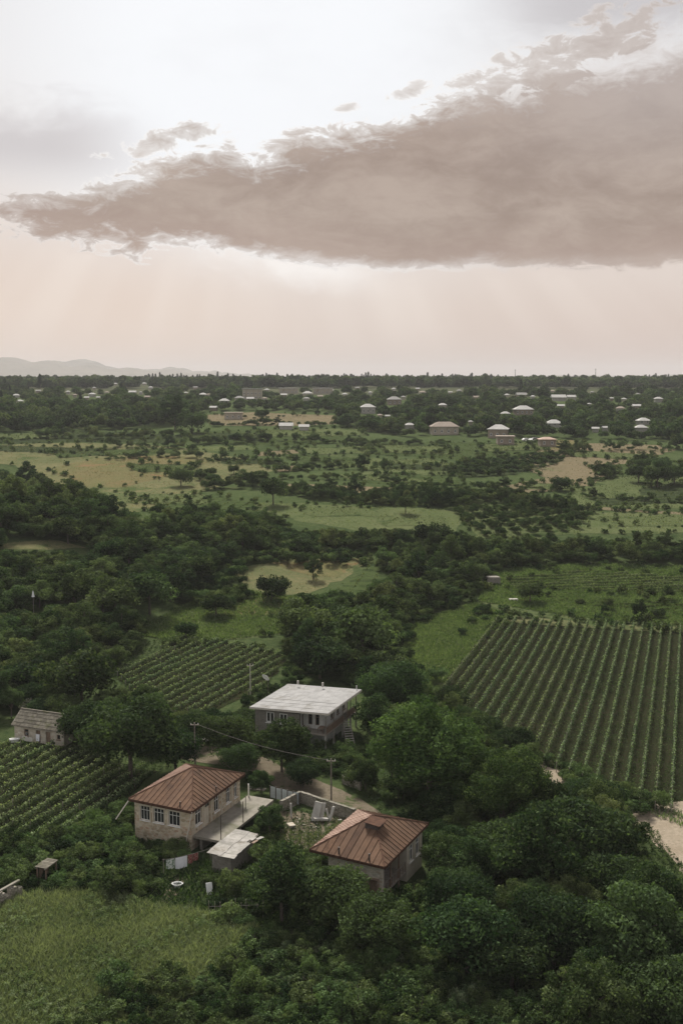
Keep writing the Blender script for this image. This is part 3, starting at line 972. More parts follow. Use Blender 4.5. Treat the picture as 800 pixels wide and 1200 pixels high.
for i in range(4):                             # bushes close to the camera
    H = (2.9, 2.4, 3.3, 2.6)[i]
    mt = ('leaf_mid', 'leaf_deep', 'leaf_mid', 'leaf_pale')[i]
    proto(f'bush{i}', crown_mesh('foliage', 100 + i, 1.75, H, 0.0, 24, 2600, 0.125, flat=0.9, blob=(0.18, 0.40), mat=mt, far=.95),
          trunk_mesh('stem', 100 + i, H, 0.06, 1.0, 4, stems=2), 1.75, H, 0.5)
for i in range(2):                             # low scrub on the far fields
    proto(f'scrub{i}', crown_mesh('foliage', 130 + i, .9, (.9, 1.3)[i], 0.0, 9, 130, 0.22, flat=1.0, blob=(.3, .55), mat=('leaf_mid', 'leaf_olive')[i]),
          trunk_mesh('stem', 130 + i, .8, 0.03, .4, 3), .9, (.9, 1.3)[i], .5)
proto('silver', crown_mesh('foliage', 110, 1.2, 1.9, 0.0, 18, 1300, 0.13, flat=1.0, blob=(0.25, 0.40), mat='leaf_silver'),
      trunk_mesh('stem', 110, 1.9, 0.05, 0.7, 4, stems=2), 1.2, 1.9, 0.5)
proto('pale', crown_mesh('crown', 111, 2.2, 4.6, 0.4, 20, 2300, 0.19, blob=(0.28, 0.44), mat='leaf_pale'),
      trunk_mesh('trunk', 111, 4.2, 0.10, 1.2, 5), 2.2, 4.6, 0.6)
proto('blossom', crown_mesh('foliage', 112, 1.0, 1.9, 0.0, 14, 700, 0.15, flat=1.0, mat='blossom'),
      trunk_mesh('stem', 112, 1.8, 0.05, 0.6, 4, stems=2), 1.0, 1.9, 0.5)
for i in range(2):
    H = (13.0, 10.5)[i]
    proto(f'conifer{i}', crown_mesh('crown', 120 + i, 2.2, H, 0.5, 34, 900, 0.55, flat=1.4, blob=(0.28, 0.5), mat='leaf_conifer', lump=1.15, shape=cone_shape),
          trunk_mesh('trunk', 120 + i, H * 0.8, 0.2, 0.8, 4), 2.2, H, 2.0)

PLACED = []                      # x, y, radius of what already stands
CLEAR = []                                     # discs (x, y, r) kept free of trees
VIEW = []                                      # photo rectangles of houses: u0, v0, u1, v1, depth


GRID = {}
SEEN_ROWS = 0


def free(x, y, r, pack):
    global SEEN_ROWS
    while SEEN_ROWS < len(PLACED):
        q = PLACED[SEEN_ROWS]
        GRID.setdefault((int(q[0] // 12), int(q[1] // 12)), []).append((float(q[0]), float(q[1]), float(q[2])))
        SEEN_ROWS += 1
    for cx, cy, cr in CLEAR:
        if (x - cx) ** 2 + (y - cy) ** 2 < (cr + r * 0.75) ** 2:
            return False
    gi, gj = int(x // 12), int(y // 12)
    for i in (gi - 1, gi, gi + 1):
        for j in (gj - 1, gj, gj + 1):
            for px_, py_, pr in GRID.get((i, j), ()):
                if (px_ - x) ** 2 + (py_ - y) ** 2 < ((pr + r) * pack) ** 2:
                    return False
    return True


def hides(x, y, r, H):
    """would a plant here stand in front of a house one can see in the photograph"""
    z = height(x, y)
    u, vt, f = proj((x, y, z + H))
    _, vb, _ = proj((x, y, z))
    w = r * FPX / f
    for u0, v0, u1, v1, dep in VIEW:
        if f < dep and u + w > u0 and u - w < u1 and vt < v1 and vb > v0:
            return True
    return False


def put(key, pos, scale, rz=None, sz=1.0, name='broadleaf_tree', label=None, cat='tree', group=None, lean=0.0):
    p = PROTO[key]
    e = empty(name, pos, rnd.uniform(0, 6.28) if rz is None else rz)
    e.scale = (scale, scale, scale * sz)
    tag(e, label, cat, group)
    c = link(p['crown'].name.split('.')[0], p['crown'], e)
    link(p['trunk'].name.split('.')[0], p['trunk'], e)
    if p['src'] is None:
        p['src'] = c
    return e


def put_px(key, u, v, w, **kw):
    """a plant whose crown is centred on (u, v) and w pixels wide"""
    global PLACED
    p = PROTO[key]
    pos = at(u, v, wk=(p['kc'] * kw.get('sz', 1.0), w))
    if pos is None:
        return None
    f = proj(pos)[2]
    sc = (w / FPX * f) / (2 * p['R'])
    PLACED.append((pos.x, pos.y, p['R'] * sc))
    return put(key, pos, sc, **kw)


QUEUE = []                                     # plants to be sorted into individuals and masses


def fill(px, keys, wm, pack=0.8, tries=4000, region='', cat='tree', edge=None, sz=(0.85, 1.15), most=10 ** 9, free_views=True, name=None):
    """dart throwing: plants in a photo outline of the GROUND, wm = (min, max) crown radius in metres"""
    global PLACED
    us = [p[0] for p in px]
    vs = [p[1] for p in px]
    n = 0
    fails = 0
    new = []
    while fails < tries and n < most:
        u, v = rnd.uniform(min(us), max(us)), rnd.uniform(min(vs), max(vs))
        if not inside(px, np.array([u]), np.array([v]))[0]:
            continue
        p = at(u, v)
        if p is None:
            fails += 1
            continue
        r = wm[0] + (wm[1] - wm[0]) * rnd.random() ** 1.5
        key = rnd.choice(keys)
        s = r / PROTO[key]['R']
        k = rnd.uniform(*sz)
        if not free(p.x, p.y, r, pack) or (free_views and VIEW and hides(p.x, p.y, r, PROTO[key]['H'] * s * k)):
            fails += 1
            continue
        PLACED.append((p.x, p.y, r))
        QUEUE.append((proj(p)[2], r, p, key, s, k, cat, region, name))
        n += 1
    return n


def scatter(name, items, kind='stuff'):
    """many far plants as ONE object: points that carry instances of crowns standing in the scene"""
    keys = sorted({k for _, k, _, _ in items})
    me = bpy.data.meshes.new(name)
    me.from_pydata([tuple(p) for p, _, _, _ in items], [], [])
    for nm, tp in (('rot', 'FLOAT'), ('siz', 'FLOAT'), ('tall', 'FLOAT'), ('which', 'INT')):
        me.attributes.new(nm, tp, 'POINT')
    me.attributes['rot'].data.foreach_set('value', [rnd.uniform(0, 6.28) for _ in items])
    me.attributes['siz'].data.foreach_set('value', [s for _, _, s, _ in items])
    me.attributes['tall'].data.foreach_set('value', [s * k for _, _, s, k in items])
    me.attributes['which'].data.foreach_set('value', [keys.index(k) for _, k, _, _ in items])
    o = link(name, me)
    tag(o, kind=kind)
    ng = bpy.data.node_groups.new(name, 'GeometryNodeTree')
    ng.interface.new_socket('Geometry', in_out='INPUT', socket_type='NodeSocketGeometry')
    ng.interface.new_socket('Geometry', in_out='OUTPUT', socket_type='NodeSocketGeometry')
    gi = ng.nodes.new('NodeGroupInput')
    go = ng.nodes.new('NodeGroupOutput')
    jn = ng.nodes.new('GeometryNodeJoinGeometry')

    def attr(nm, tp):
        a = ng.nodes.new('GeometryNodeInputNamedAttribute')
        a.data_type = tp
        a.inputs['Name'].default_value = nm
        return a.outputs['Attribute']
    wh, ro, si, ta = attr('which', 'INT'), attr('rot', 'FLOAT'), attr('siz', 'FLOAT'), attr('tall', 'FLOAT')
    rv = ng.nodes.new('ShaderNodeCombineXYZ')
    ng.links.new(ro, rv.inputs[2])
    sv = ng.nodes.new('ShaderNodeCombineXYZ')
    for a, b in ((si, 0), (si, 1), (ta, 2)):
        ng.links.new(a, sv.inputs[b])
    for i, k in enumerate(keys):
        cmp_ = ng.nodes.new('FunctionNodeCompare')
        cmp_.data_type = 'INT'
        cmp_.operation = 'EQUAL'
        ng.links.new(wh, cmp_.inputs[2])
        cmp_.inputs[3].default_value = i
        oi = ng.nodes.new('GeometryNodeObjectInfo')
        oi.transform_space = 'ORIGINAL'
        oi.inputs['Object'].default_value = PROTO[k]['src']
        oi.inputs['As Instance'].default_value = True
        ip = ng.nodes.new('GeometryNodeInstanceOnPoints')
        ng.links.new(gi.outputs[0], ip.inputs['Points'])
        ng.links.new(cmp_.outputs[0], ip.inputs['Selection'])
        ng.links.new(oi.outputs['Geometry'], ip.inputs['Instance'])
        ng.links.new(rv.outputs[0], ip.inputs['Rotation'])
        ng.links.new(sv.outputs[0], ip.inputs['Scale'])
        ng.links.new(ip.outputs[0], jn.inputs[0])
    ng.links.new(jn.outputs[0], go.inputs[0])
    md = o.modifiers.new('plants', 'NODES')
    md.node_group = ng
    return o


# ---- vine rows
def vine_row(a, b, label, group, mat='leaf_vine', w=0.28, h=1.45, per=24, leaf=0.13, low=0.45):
    a, b = Vector(a), Vector(b)
    L = (b - a).length
    e = empty('vine_row', (a.x, a.y, height(a.x, a.y)), math.atan2(b.y - a.y, b.x - a.x))
    tag(e, label, 'vine row', group)
    z0 = e.location.z
    n = int(L * per)
    s = rng.uniform(0, L, n)
    # plants every 1.3 m swell and thin along the row, some are missing
    ph = rng.uniform(0, 9)
    bump = 0.75 + 0.35 * np.sin(s * 2 * math.pi / 1.35) + 0.22 * np.sin(s * 0.9 + ph) + 0.16 * np.sin(s * 2.3 + ph * 2)
    keep = rng.random(n) < np.clip(bump, 0.12, 1)
    s, bump = s[keep], bump[keep]
    n = len(s)
    zz = low + (h - low) * rng.random(n) ** 0.75
    top = zz > h * 0.86
    zz = zz + np.where(top, rng.uniform(0, 0.3, n), 0)
    yy = rng.normal(0, w * (0.6 + 0.4 * bump), n)
    d = (b - a).normalized()
    zt = height_np(a.x + d.x * s, a.y + d.y * s) - z0
    C = np.stack([s, yy, zz * (0.8 + 0.25 * bump) + zt], 1)
    N = np.stack([rng.normal(0, 0.5, n), yy / w + rng.normal(0, 0.5, n), rng.uniform(0.1, 1.3, n)], 1)
    V, Q = leaves(C, N, leaf, 0.8)
    tint = np.clip(0.10 + 0.75 * ((zz - low) / (h - low)) ** 3 * rng.random(n) ** .7 + rng.normal(0, 0.10, n), 0, 1)  # paler young shoots above, plus top light and side shade painted into the tint
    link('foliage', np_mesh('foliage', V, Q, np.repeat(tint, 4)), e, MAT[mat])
    mb = MB()
    x = 0.0
    while x <= L:
        z = height(a.x + d.x * x, a.y + d.y * x) - z0
        mb.box(x - .04, -.04, z - 0.2, x + .04, .04, z + h + 0.15)
        x += 6.0
    for zz_ in (0.7, 1.25):
        k = max(1, int(L / 12))
        pts = [(L * i / k, 0, height(a.x + d.x * L * i / k, a.y + d.y * L * i / k) - z0 + zz_) for i in range(k + 1)]
        mb.tube(pts, 0.008, 3)
    mb.build('trellis', MAT['wood_grey'], e)
    return e


def clip_rows(wpoly, az, spacing):
    """segments along azimuth az that cross a polygon, in order from left to right"""
    d = Vector((math.sin(R(az)), math.cos(R(az))))
    p = Vector((d.y, -d.x))
    P = [Vector(q[:2]) for q in wpoly]
    s = [q.dot(p) for q in P]
    out = []
    c = min(s) + spacing * 0.5
    while c < max(s):
        hits = []
        for i in range(len(P)):
            a, b = P[i], P[(i + 1) % len(P)]
            sa, sb = a.dot(p) - c, b.dot(p) - c
            if sa * sb < 0:
                hits.append(a.lerp(b, sa / (sa - sb)).dot(d))
        hits.sort()
        for k in range(0, len(hits) - 1, 2):
            if hits[k + 1] - hits[k] > 4:
                out.append((p * c + d * hits[k], p * c + d * hits[k + 1]))
        c += spacing
    return out


ORD = ['first', 'second', 'third', 'fourth', 'fifth', 'sixth', 'seventh', 'eighth', 'ninth', 'tenth', 'eleventh', 'twelfth', 'thirteenth',
       'fourteenth', 'fifteenth', 'sixteenth', 'seventeenth', 'eighteenth', 'nineteenth', 'twentieth']


def ordinal(i):
    if i < 20:
        return ORD[i]
    t = {2: 'twenty', 3: 'thirty', 4: 'forty', 5: 'fifty', 6: 'sixty', 7: 'seventy', 8: 'eighty', 9: 'ninety'}[(i + 1) // 10]
    if (i + 1) % 10 == 0:
        return t[:-1] + 'ieth'
    return t + '-' + ORD[(i + 1) % 10 - 1]

# ------------------------------------------------------------------ buildings
class Frame:
    """local frame of a building from three eave corners in the photograph: left, front, right at eave height z"""

    def __init__(self, L, F, Rr, z, ground=None):
        l, f, r = plane(*L, z), plane(*F, z), plane(*Rr, z)
        u, v = (r - f).to_2d(), (l - f).to_2d()
        self.a, self.b = u.length, v.length
        au = math.atan2(u.y, u.x)
        av = math.atan2(v.y, v.x) - math.pi / 2
        self.rz = (au * self.a + av * self.b) / (self.a + self.b)
        c = (l + r) / 2 - Vector((0, 0, 0))
        ux, vx = Vector((math.cos(self.rz), math.sin(self.rz), 0)), Vector((-math.sin(self.rz), math.cos(self.rz), 0))
        o = c - ux * self.a / 2 - vx * self.b / 2
        self.g = height(c.x, c.y) if ground is None else ground
        self.o = Vector((o.x, o.y, self.g))
        self.ux, self.vx = ux, vx
        self.eave = z - self.g
        self.c = c

    def root(self, name):
        return empty(name, self.o, self.rz)

    def world(self, x, y, z=0.0):
        return self.o + self.ux * x + self.vx * y + Vector((0, 0, z))

    def local(self, p):
        q = Vector(p) - self.o
        return Vector((q.dot(self.ux), q.dot(self.vx), q.z))

    def px(self, u, v, z):
        """local point seen at photo pixel (u, v) at local height z"""
        return self.local(plane(u, v, z + self.g))


def clearance(fr, grow=1.0):
    n = max(1, int(max(fr.a, fr.b) / 3))
    for i in range(n + 1):
        for j in range(n + 1):
            p = fr.world(fr.a * i / n, fr.b * j / n)
            CLEAR.append((p.x, p.y, grow))


def wall_boxes(mb, axis, at_, th, s0, s1, z0, z1, holes):
    """a wall with real openings. axis 'x': runs along x at y = at_; 'y': runs along y at x = at_. holes: (s0, z0, s1, z1)"""
    S = sorted({s0, s1, *[h[0] for h in holes], *[h[2] for h in holes]})
    for i in range(len(S) - 1):
        a, b = S[i], S[i + 1]
        c = (a + b) / 2
        zs = [z0]
        for h in sorted([h for h in holes if h[0] < c < h[2]], key=lambda h: h[1]):
            zs += [h[1], h[3]]
        zs.append(z1)
        for k in range(0, len(zs), 2):
            if zs[k + 1] - zs[k] > 1e-3:
                if axis == 'x':
                    mb.box(a, at_, zs[k], b, at_ + th, zs[k + 1])
                else:
                    mb.box(at_, a, zs[k], at_ + th, b, zs[k + 1])


def window(root, axis, at_, s0, z0, s1, z1, mull=2, trans=0.66, frame='white_paint', bar=0.09, out=-1, sill=True, deep=0.10):
    """casement window set back in its opening (frame > pane). out: side of the outdoors along the axis normal"""
    mb = MB()
    p0 = at_ + (deep if out < 0 else -deep - 0.06)

    def B(sa, za, sb, zb, t0=0.0, t1=0.06):
        if axis == 'x':
            mb.box(sa, p0 + t0, za, sb, p0 + t1, zb)
        else:
            mb.box(p0 + t0, sa, za, p0 + t1, sb, zb)
    B(s0, z0, s0 + bar, z1)
    B(s1 - bar, z0, s1, z1)
    B(s0 + bar, z0, s1 - bar, z0 + bar)
    B(s0 + bar, z1 - bar, s1 - bar, z1)
    for i in range(1, mull + 1):
        c = s0 + (s1 - s0) * i / (mull + 1)
        B(c - bar * .35, z0 + bar, c + bar * .35, z1 - bar)
    if trans:
        zt = z0 + (z1 - z0) * trans
        for i in range(mull + 1):
            ca = s0 + (s1 - s0) * i / (mull + 1) + (bar if i == 0 else bar * .35)
            cb = s0 + (s1 - s0) * (i + 1) / (mull + 1) - (bar if i == mull else bar * .35)
            B(ca, zt - bar * .35, cb, zt + bar * .35)
    if sill:
        q = at_ + (-0.10 if out < 0 else 0.10)
        a, b = min(q, p0), max(q, p0)
        if axis == 'x':
            mb.box(s0 - .08, a, z0 - .10, s1 + .08, b, z0 - .003)
        else:
            mb.box(a, s0 - .08, z0 - .10, b, s1 + .08, z0 - .003)
    w = mb.build('window', MAT[frame], root)
    g = MB()
    e = 0.004
    if axis == 'x':
        g.box(s0 + e, p0 + .025, z0 + e, s1 - e, p0 + .035, z1 - e)
    else:
        g.box(p0 + .025, s0 + e, z0 + e, p0 + .035, s1 - e, z1 - e)
    g.build('pane', MAT['glass'], w)
    return w


def clip_poly(poly, axis_dot, lo, hi):
    for sgn, lim in ((1, lo), (-1, -hi)):
        out = []
        for i in range(len(poly)):
            a, b = poly[i], poly[(i + 1) % len(poly)]
            da, db = sgn * axis_dot(a) - lim, sgn * axis_dot(b) - lim
            if da >= 0:
                out.append(a)
            if da * db < 0:
                out.append(a.lerp(b, da / (da - db)))
        poly = out
        if len(poly) < 3:
            return []
    return poly


def seam_slope(roof, poly, width, mat, rib='rust_dark', rib_h=0.055, lift=0.03, wild=0.012):
    """cover a roof slope (first edge = eave) with single metal sheets, each with its standing seam"""
    poly = [Vector(p) for p in poly]
    e = (poly[1] - poly[0])
    L = e.length
    e.normalize()
    nrm = e.cross(poly[2] - poly[0]).normalized()
    if nrm.z < 0:
        nrm = -nrm
    n = max(1, round(L / width))
    for i in range(n):
        lo, hi = L * i / n, L * (i + 1) / n
        c = clip_poly(poly, lambda p: (p - poly[0]).dot(e), lo + 0.006, hi - 0.006)
        if len(c) < 3:
            continue
        off = nrm * (lift + rnd.uniform(-wild, wild))
        mb = MB()
        mb.slab([p + off for p in c], 0.014)
        t = [p for p in c if abs((p - poly[0]).dot(e) - (hi - 0.006)) < 1e-3]
        if len(t) >= 2:
            t.sort(key=lambda p: p.z)
            a, b = t[0] + nrm * (lift + rib_h / 2), t[-1] + nrm * (lift + rib_h / 2)
            if (b - a).length > 0.3:
                mb.bar(a, b - (b - a).normalized() * 0.05, 0.035, rib_h)
        mb.build('roof_panel', MAT[mat], roof)


def slope_deck(mb, poly, th=0.08):
    mb.slab(poly, th)


# ---- the stone house with the pyramid roof of rusty sheets (left)
def stone_house():
    fr = Frame((151, 936), (225, 950), (287, 906.5), 4.8)
    a, b, ev = fr.a, fr.b, fr.eave
    h = fr.root('stone_house')
    tag(h, 'stone house with rusty hipped roof and raised concrete terrace, beside the lower left vineyard', 'house')
    o = 0.45                                                   # overhang
    x0, y0, x1, y1 = o, o, a - o, b - o
    wt = ev - 0.10
    fl = wt - 3.05                                             # floor level
    mb = MB()
    wz0, wz1 = fl + 0.85, fl + 2.45
    wins_l = [(y1 - 1.95, y1 - 0.75), (y1 - 3.75, y1 - 2.45), (y1 - 5.75, y1 - 4.35)]
    wins_l = [(s0 * 1.0, s1) for s0, s1 in wins_l]
    holes_l = [(s0, wz0, s1, wz1) for s0, s1 in wins_l] + [(1.9, 0.35, 2.5, 1.0)]
    wall_boxes(mb, 'y', x0, 0.4, y0, y1, -1.0, wt, holes_l)
    W = x1 - x0
    wins_r = [(x0 + W * .09, x0 + W * .205), (x0 + W * .455, x0 + W * .555), (x0 + W * .70, x0 + W * .79), (x0 + W * .87, x0 + W * .94)]
    door = (x0 + W * .275, x0 + W * .365)
    holes_r = [(s0, fl + .75, s1, fl + 2.5) for s0, s1 in wins_r] + [(door[0], fl + .02, door[1], fl + 2.65)]
    wall_boxes(mb, 'x', y0, 0.4, x0 + 0.4, x1, -1.0, wt, holes_r)
    mb.box(x1 - .4, y0 + .4, -1, x1, y1 - .4, wt)
    mb.box(x0 + .4, y1 - .4, -1, x1, y1, wt)
    mb.build('wall', MAT['stone_warm'], h)
    q = MB()
    q.box(x0 + .9, y0 + .9, -1, x1 - .9, y1 - .9, wt - .1)
    q.build('interior', MAT['dark_room'], h)
    for s0, s1 in wins_l:
        w = window(h, 'y', x0, s0, wz0, s1, wz1, 2, 0.7, bar=.065)
    window(h, 'y', x0, 1.9, 0.35, 2.5, 1.0, 0, 0, 'wood_brown')
    for s0, s1 in wins_r:
        window(h, 'x', y0, s0, fl + .75, s1, fl + 2.5, 1, 0.72, bar=.085)
    d = MB()
    d.box(door[0] + .01, y0 + .10, fl + .03, door[1] - .01, y0 + .15, fl + 2.0)
    for k in range(2):
        c0 = door[0] + .1 + k * (door[1] - door[0] - .1) / 2
        d.box(c0, y0 + .08, fl + .3, c0 + (door[1] - door[0]) / 2 - .15, y0 + .102, fl + 1.7)
    dd = d.build('door', MAT['plaster_cream'], h)
    g = MB()
    g.box(door[0] + .02, y0 + .12, fl + 2.02, door[1] - .02, y0 + .13, fl + 2.64)
    g.build('pane', MAT['glass'], dd)
    # plastered lintel bands and pilasters on the terrace side, dressed edges of the windows on the other
    t = MB()
    t.box(x0 + .3, y0 - .05, fl + 2.66, x1 - .1, y0 - .003, fl + 2.86)
    for s in (x0 + W * .06, x0 + W * .22, x0 + W * .25, x0 + W * .39, x0 + W * .60, x0 + W * .815):
        t.box(s, y0 - .04, fl + .02, s + .16, y0 - .003, fl + 2.655)
    for s0, s1 in wins_l:
        t.box(x0 - .05, s0 - .16, wz1 + .003, x0 - .003, s1 + .16, wz1 + .16)
        t.box(x0 - .04, s0 - .14, wz0, x0 - .003, s0 - .006, wz1)
        t.box(x0 - .04, s1 + .006, wz0, x0 - .003, s1 + .14, wz1)
    t.build('trim', MAT['plaster_cream'], h)
    # roof
    A = fr.px(226, 899, ev + 1.95)
    cs = [Vector((0, b, ev)), Vector((0, 0, ev - .12)), Vector((a, 0, ev)), Vector((a, b, ev))]
    rb = MB()
    for i in range(4):
        rb.slab([cs[i], cs[(i + 1) % 4], A], 0.10)
    for i in range(4):
        p, q_ = cs[i], cs[(i + 1) % 4]
        rb.bar(p - Vector((0, 0, .14)), q_ - Vector((0, 0, .14)), 0.06, 0.22)
    for i in range(4):
        rb.bar(cs[i] + Vector((0, 0, .07)), A + Vector((0, 0, .07)), 0.10, 0.05)
    roof = rb.build('roof', MAT['rust_dark'], h)
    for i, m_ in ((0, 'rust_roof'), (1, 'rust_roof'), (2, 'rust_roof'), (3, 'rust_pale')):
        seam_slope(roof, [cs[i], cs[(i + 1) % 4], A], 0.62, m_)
    for p in (Vector((.25, b * .20, ev + .1)), Vector((a * .47, .25, ev + .1))):
        MB().bar(p - Vector((0, 0, .2)), p + Vector((0, 0, .55)), .16, n=6).build('roof_pipe', MAT['iron'], h)
    # concrete terrace on the long side
    te = MB()
    tx0, tx1, ty = x0 + .3, a + 1.3, -3.0
    te.box(tx0, ty, fl - .28, tx1, y0 - .06, fl)
    terr = te.build('terrace', MAT['concrete'], h)
    for s in (tx0 + .2, tx0 + 4.4, tx0 + 8.8, tx1 - .3):
        MB().box(s - .18, ty + .1, -1, s + .18, ty + .5, fl - .282).build('pillar', MAT['stone_grey'], h)
    MB().box(tx0 + .5, y0 - .9, -1, tx1 - .5, y0 - .6, fl - .282).build('terrace_wall', MAT['stone_grey'], h)
    for s, hh in ((tx0 + .35, 2.7), (tx0 + 5.2, 2.4)):
        MB().bar((s, ty + .15, fl), (s, ty + .15, fl + hh), .07).build('post', MAT['iron'], h)
    MB().bar((tx0 + 8.6, ty + 1.7, fl), (tx0 + 8.6, ty + 1.7, fl + 1.5), .06).build('post', MAT['iron'], h)
    MB().bar((tx1 - .25, y0 - .3, fl), (tx1 - .25, y0 - .3, fl + 1.5), .12).build('post', MAT['white_paint'], h)
    # pale drain poles leaning from the eave corners
    for p0, p1 in (((0.02, 0.0, ev - .2), fr.px(217, 992, fl - 1.2)), ((0.1, b + .02, ev - .2), fr.px(136, 960, ev - 2.4))):
        pp = MB().bar(p0, p1, .13, n=6).build('drain_pole', MAT['wood_pale'], h)
    clearance(fr, 0.6)
    for s in np.linspace(0, a + 1, 6):
        p = fr.world(s, -1.7)
        CLEAR.append((p.x, p.y, 1.7))
    return fr


HOUSE_A = stone_house()


# ---- the house with the grey sheet roof, balcony and outside stair
def balcony_house():
    fr = Frame((293, 826), (384.5, 838), (423, 808.5), 5.4, 0.0)
    a, b, ev = fr.a, fr.b, fr.eave
    h = fr.root('balcony_house')
    tag(h, 'two storey house with low grey sheet roof, corner balcony on stilts and outside stair', 'house')
    x0, y0, x1, y1 = .5, .5, a - .6, b - .6
    fl, wt = 2.35, ev - .62
    bw = 3.9                                                   # depth of the balcony corner along y
    bx = 2.0                                                   # depth of the gallery along x side
    mb = MB()
    # stone side facing left-front (x = x0), from the balcony to the far corner
    wl = [(b * .53, b * .53 + 1.25), (b * .70, b * .70 + 1.25)]
    wall_boxes(mb, 'y', x0, .4, y0 + bw, y1, -1, wt, [(s0, fl + .75, s1, fl + 2.25) for s0, s1 in wl])
    mb.box(x0 + .4, y1 - .4, -1, x1, y1, wt)
    mb.box(x1 - .4, y0 + 1.4, -1, x1, y1 - .4, wt)
    mb.build('wall', MAT['stone_grey'], h)
    # white wall set back behind the balcony
    wb = MB()
    gy = y0 + 1.4                                             # back wall of the gallery along the right side
    wd = [(x0 + .75, x0 + 1.45)]
    wall_boxes(wb, 'x', y0 + bw - .02, .3, x0 + .42, x0 + 2.0, -1, wt, [(s0, fl + .5, s1, fl + 2.2) for s0, s1 in wd])
    wy = [(gy + .45, gy + 1.05), (gy + 1.5, gy + 2.1)]
    wall_boxes(wb, 'y', x0 + 2.0, .3, gy, y0 + bw + .28, -1, wt, [(s0, fl + .5, s1, fl + 2.1) for s0, s1 in wy])
    for s0, s1 in wy:
        window(h, 'y', x0 + 2.0, s0, fl + .5, s1, fl + 2.1, 0, .7, 'wood_brown', sill=False)
    op = [(x0 + 5.0, x0 + 5.9), (x0 + 7.2, x0 + 8.1), (x1 - 2.2, x1 - 1.1)]
    wall_boxes(wb, 'x', gy, .3, x0 + 2.3, x1 - .4, -1, wt, [(s0, fl + .6, s1, fl + 2.1) for s0, s1 in op])
    wb.build('gallery_wall', MAT['white_paint'], h)
    MB().box(x0 + .9, y0 + bw + .6, -1, x1 - .8, y1 - .8, wt - .05).build('interior', MAT['dark_room'], h)
    MB().box(x0 + 2.7, gy + .6, -1, x1 - .8, y0 + bw + .55, wt - .05).build('interior', MAT['dark_room'], h)
    for s0, s1 in wl:
        window(h, 'y', x0, s0, fl + .75, s1, fl + 2.25, 1, 0, bar=.16)
    for s0, s1 in wd:
        window(h, 'x', y0 + bw - .02, s0, fl + .5, s1, fl + 2.2, 0, .7, 'wood_brown')
    for s0, s1 in op:
        window(h, 'x', gy, s0, fl + .6, s1, fl + 2.1, 1, 0, 'wood_brown')
    # balcony slab, an L round the front corner
    bl = MB()
    bl.box(x0, y0, fl - .2, x0 + 1.98, y0 + bw - .04, fl)
    bl.box(x0 + 1.983, y0, fl - .2, x1 - .41, gy - .02, fl)
    bl.build('balcony', MAT['wood_grey'], h)
    for s in (x0 + .1, x0 + 3.0, x0 + 6.2, x0 + 9.2, x1 - .12):
        lo = MB().bar((s, y0 + .1, -1), (s, y0 + .1, fl - .202), .2).build('stilt', MAT['concrete_pale'], h)
        MB().bar((s, y0 + .1, fl + .002), (s, y0 + .1, wt + .1), .11).build('post', MAT['wood_grey'], h)
    MB().bar((x0 + .12, y0 + bw - .2, -1), (x0 + .12, y0 + bw - .2, fl - .202), .2).build('stilt', MAT['concrete_pale'], h)
    # railing boards along the right side
    rx = x0 + .2
    while rx < x1 - .2:
        if not (x0 + 6.35 < rx < x0 + 7.5):
            MB().box(rx, y0 + .03, fl + .05, rx + .17, y0 + .055, fl + .92 + rnd.uniform(-.03, .03)).build('railing_board', MAT['wood_brown'], h)
        rx += .20
    ra = MB().bar((x0 + .2, y0 + .1, fl + .98), (x0 + 6.3, y0 + .1, fl + .98), .08).bar((x0 + 7.5, y0 + .1, fl + .98), (x1 - .2, y0 + .1, fl + .98), .08)
    ra.build('handrail', MAT['wood_grey'], h)
    # stair from the gallery down to the yard
    st0, st1 = Vector((x0 + 6.95, y0 - .1, fl)), Vector((x0 + 3.2, y0 - 2.4, 0.0))
    sd = (st1 - st0)
    side = Vector((-sd.y, sd.x, 0)).normalized() * .6
    st = MB()
    for s in (-1, 1):
        st.bar(st0 + side * s * .9 - Vector((0, 0, .12)), st1 + side * s * .9 - Vector((0, 0, .12)), .10, .22)
    stair = st.build('stair', MAT['wood_grey'], h)
    for k in range(11):
        c = st0.lerp(st1, (k + .5) / 11)
        f2 = Vector((sd.x, sd.y, 0)).normalized() * .15
        MB().slab([c - side + f2, c + side + f2, c + side - f2, c - side - f2], .05).build('step', MAT['concrete_pale'], stair)
    # low table and a bench on the balcony
    # roof: sheets in rows over a deck
    zf, zb_ = ev, ev + .55
    P = lambda s, t: Vector((a * s, b * t, ev + .12 - .10 * s - .45 * t))
    rb = MB()
    for s0_, s1_ in ((0, .5), (.5, 1)):
        rb.slab([P(s0_, 0), P(s1_, 0), P(s1_, 1), P(s0_, 1)], .09)
    for t in (0.0, 1.0):
        for s0_, s1_ in ((0, .5), (.5, 1)):
            rb.bar(P(s0_, t) - Vector((0, 0, .16)), P(s1_, t) - Vector((0, 0, .16)), .05, .24)
    for s in (0.0, 1.0):
        rb.bar(P(s, .004) - Vector((0, 0, .13)), P(s, .996) - Vector((0, 0, .13)), .05, .16)
    roof = rb.build('roof', MAT['wood_pale'], h)
    nx, ny = 8, 11
    for i in range(nx):
        for j in range(ny):
            s0_, s1_ = i / nx, (i + 1) / nx
            t0_, t1_ = j / ny, (j + 1) / ny
            up = Vector((0, 0, .03 + rnd.uniform(-.006, .012)))
            hi = Vector((0, 0, .022))
            left = s1_ <= .5
            q = [P(s0_, t0_), P(s1_, t0_), P(s1_, t1_), P(s0_, t1_)]
            # the lower edge of each sheet rests on the sheet below
            q = [p + up + (hi if (k in (0, 3)) == left else Vector()) for k, p in enumerate(q)]
            c = sum(q, Vector()) / 4
            q = [c + (p - c) * 0.988 for p in q]
            MB().slab(q, .015).build('roof_sheet', MAT['asbestos'], roof)
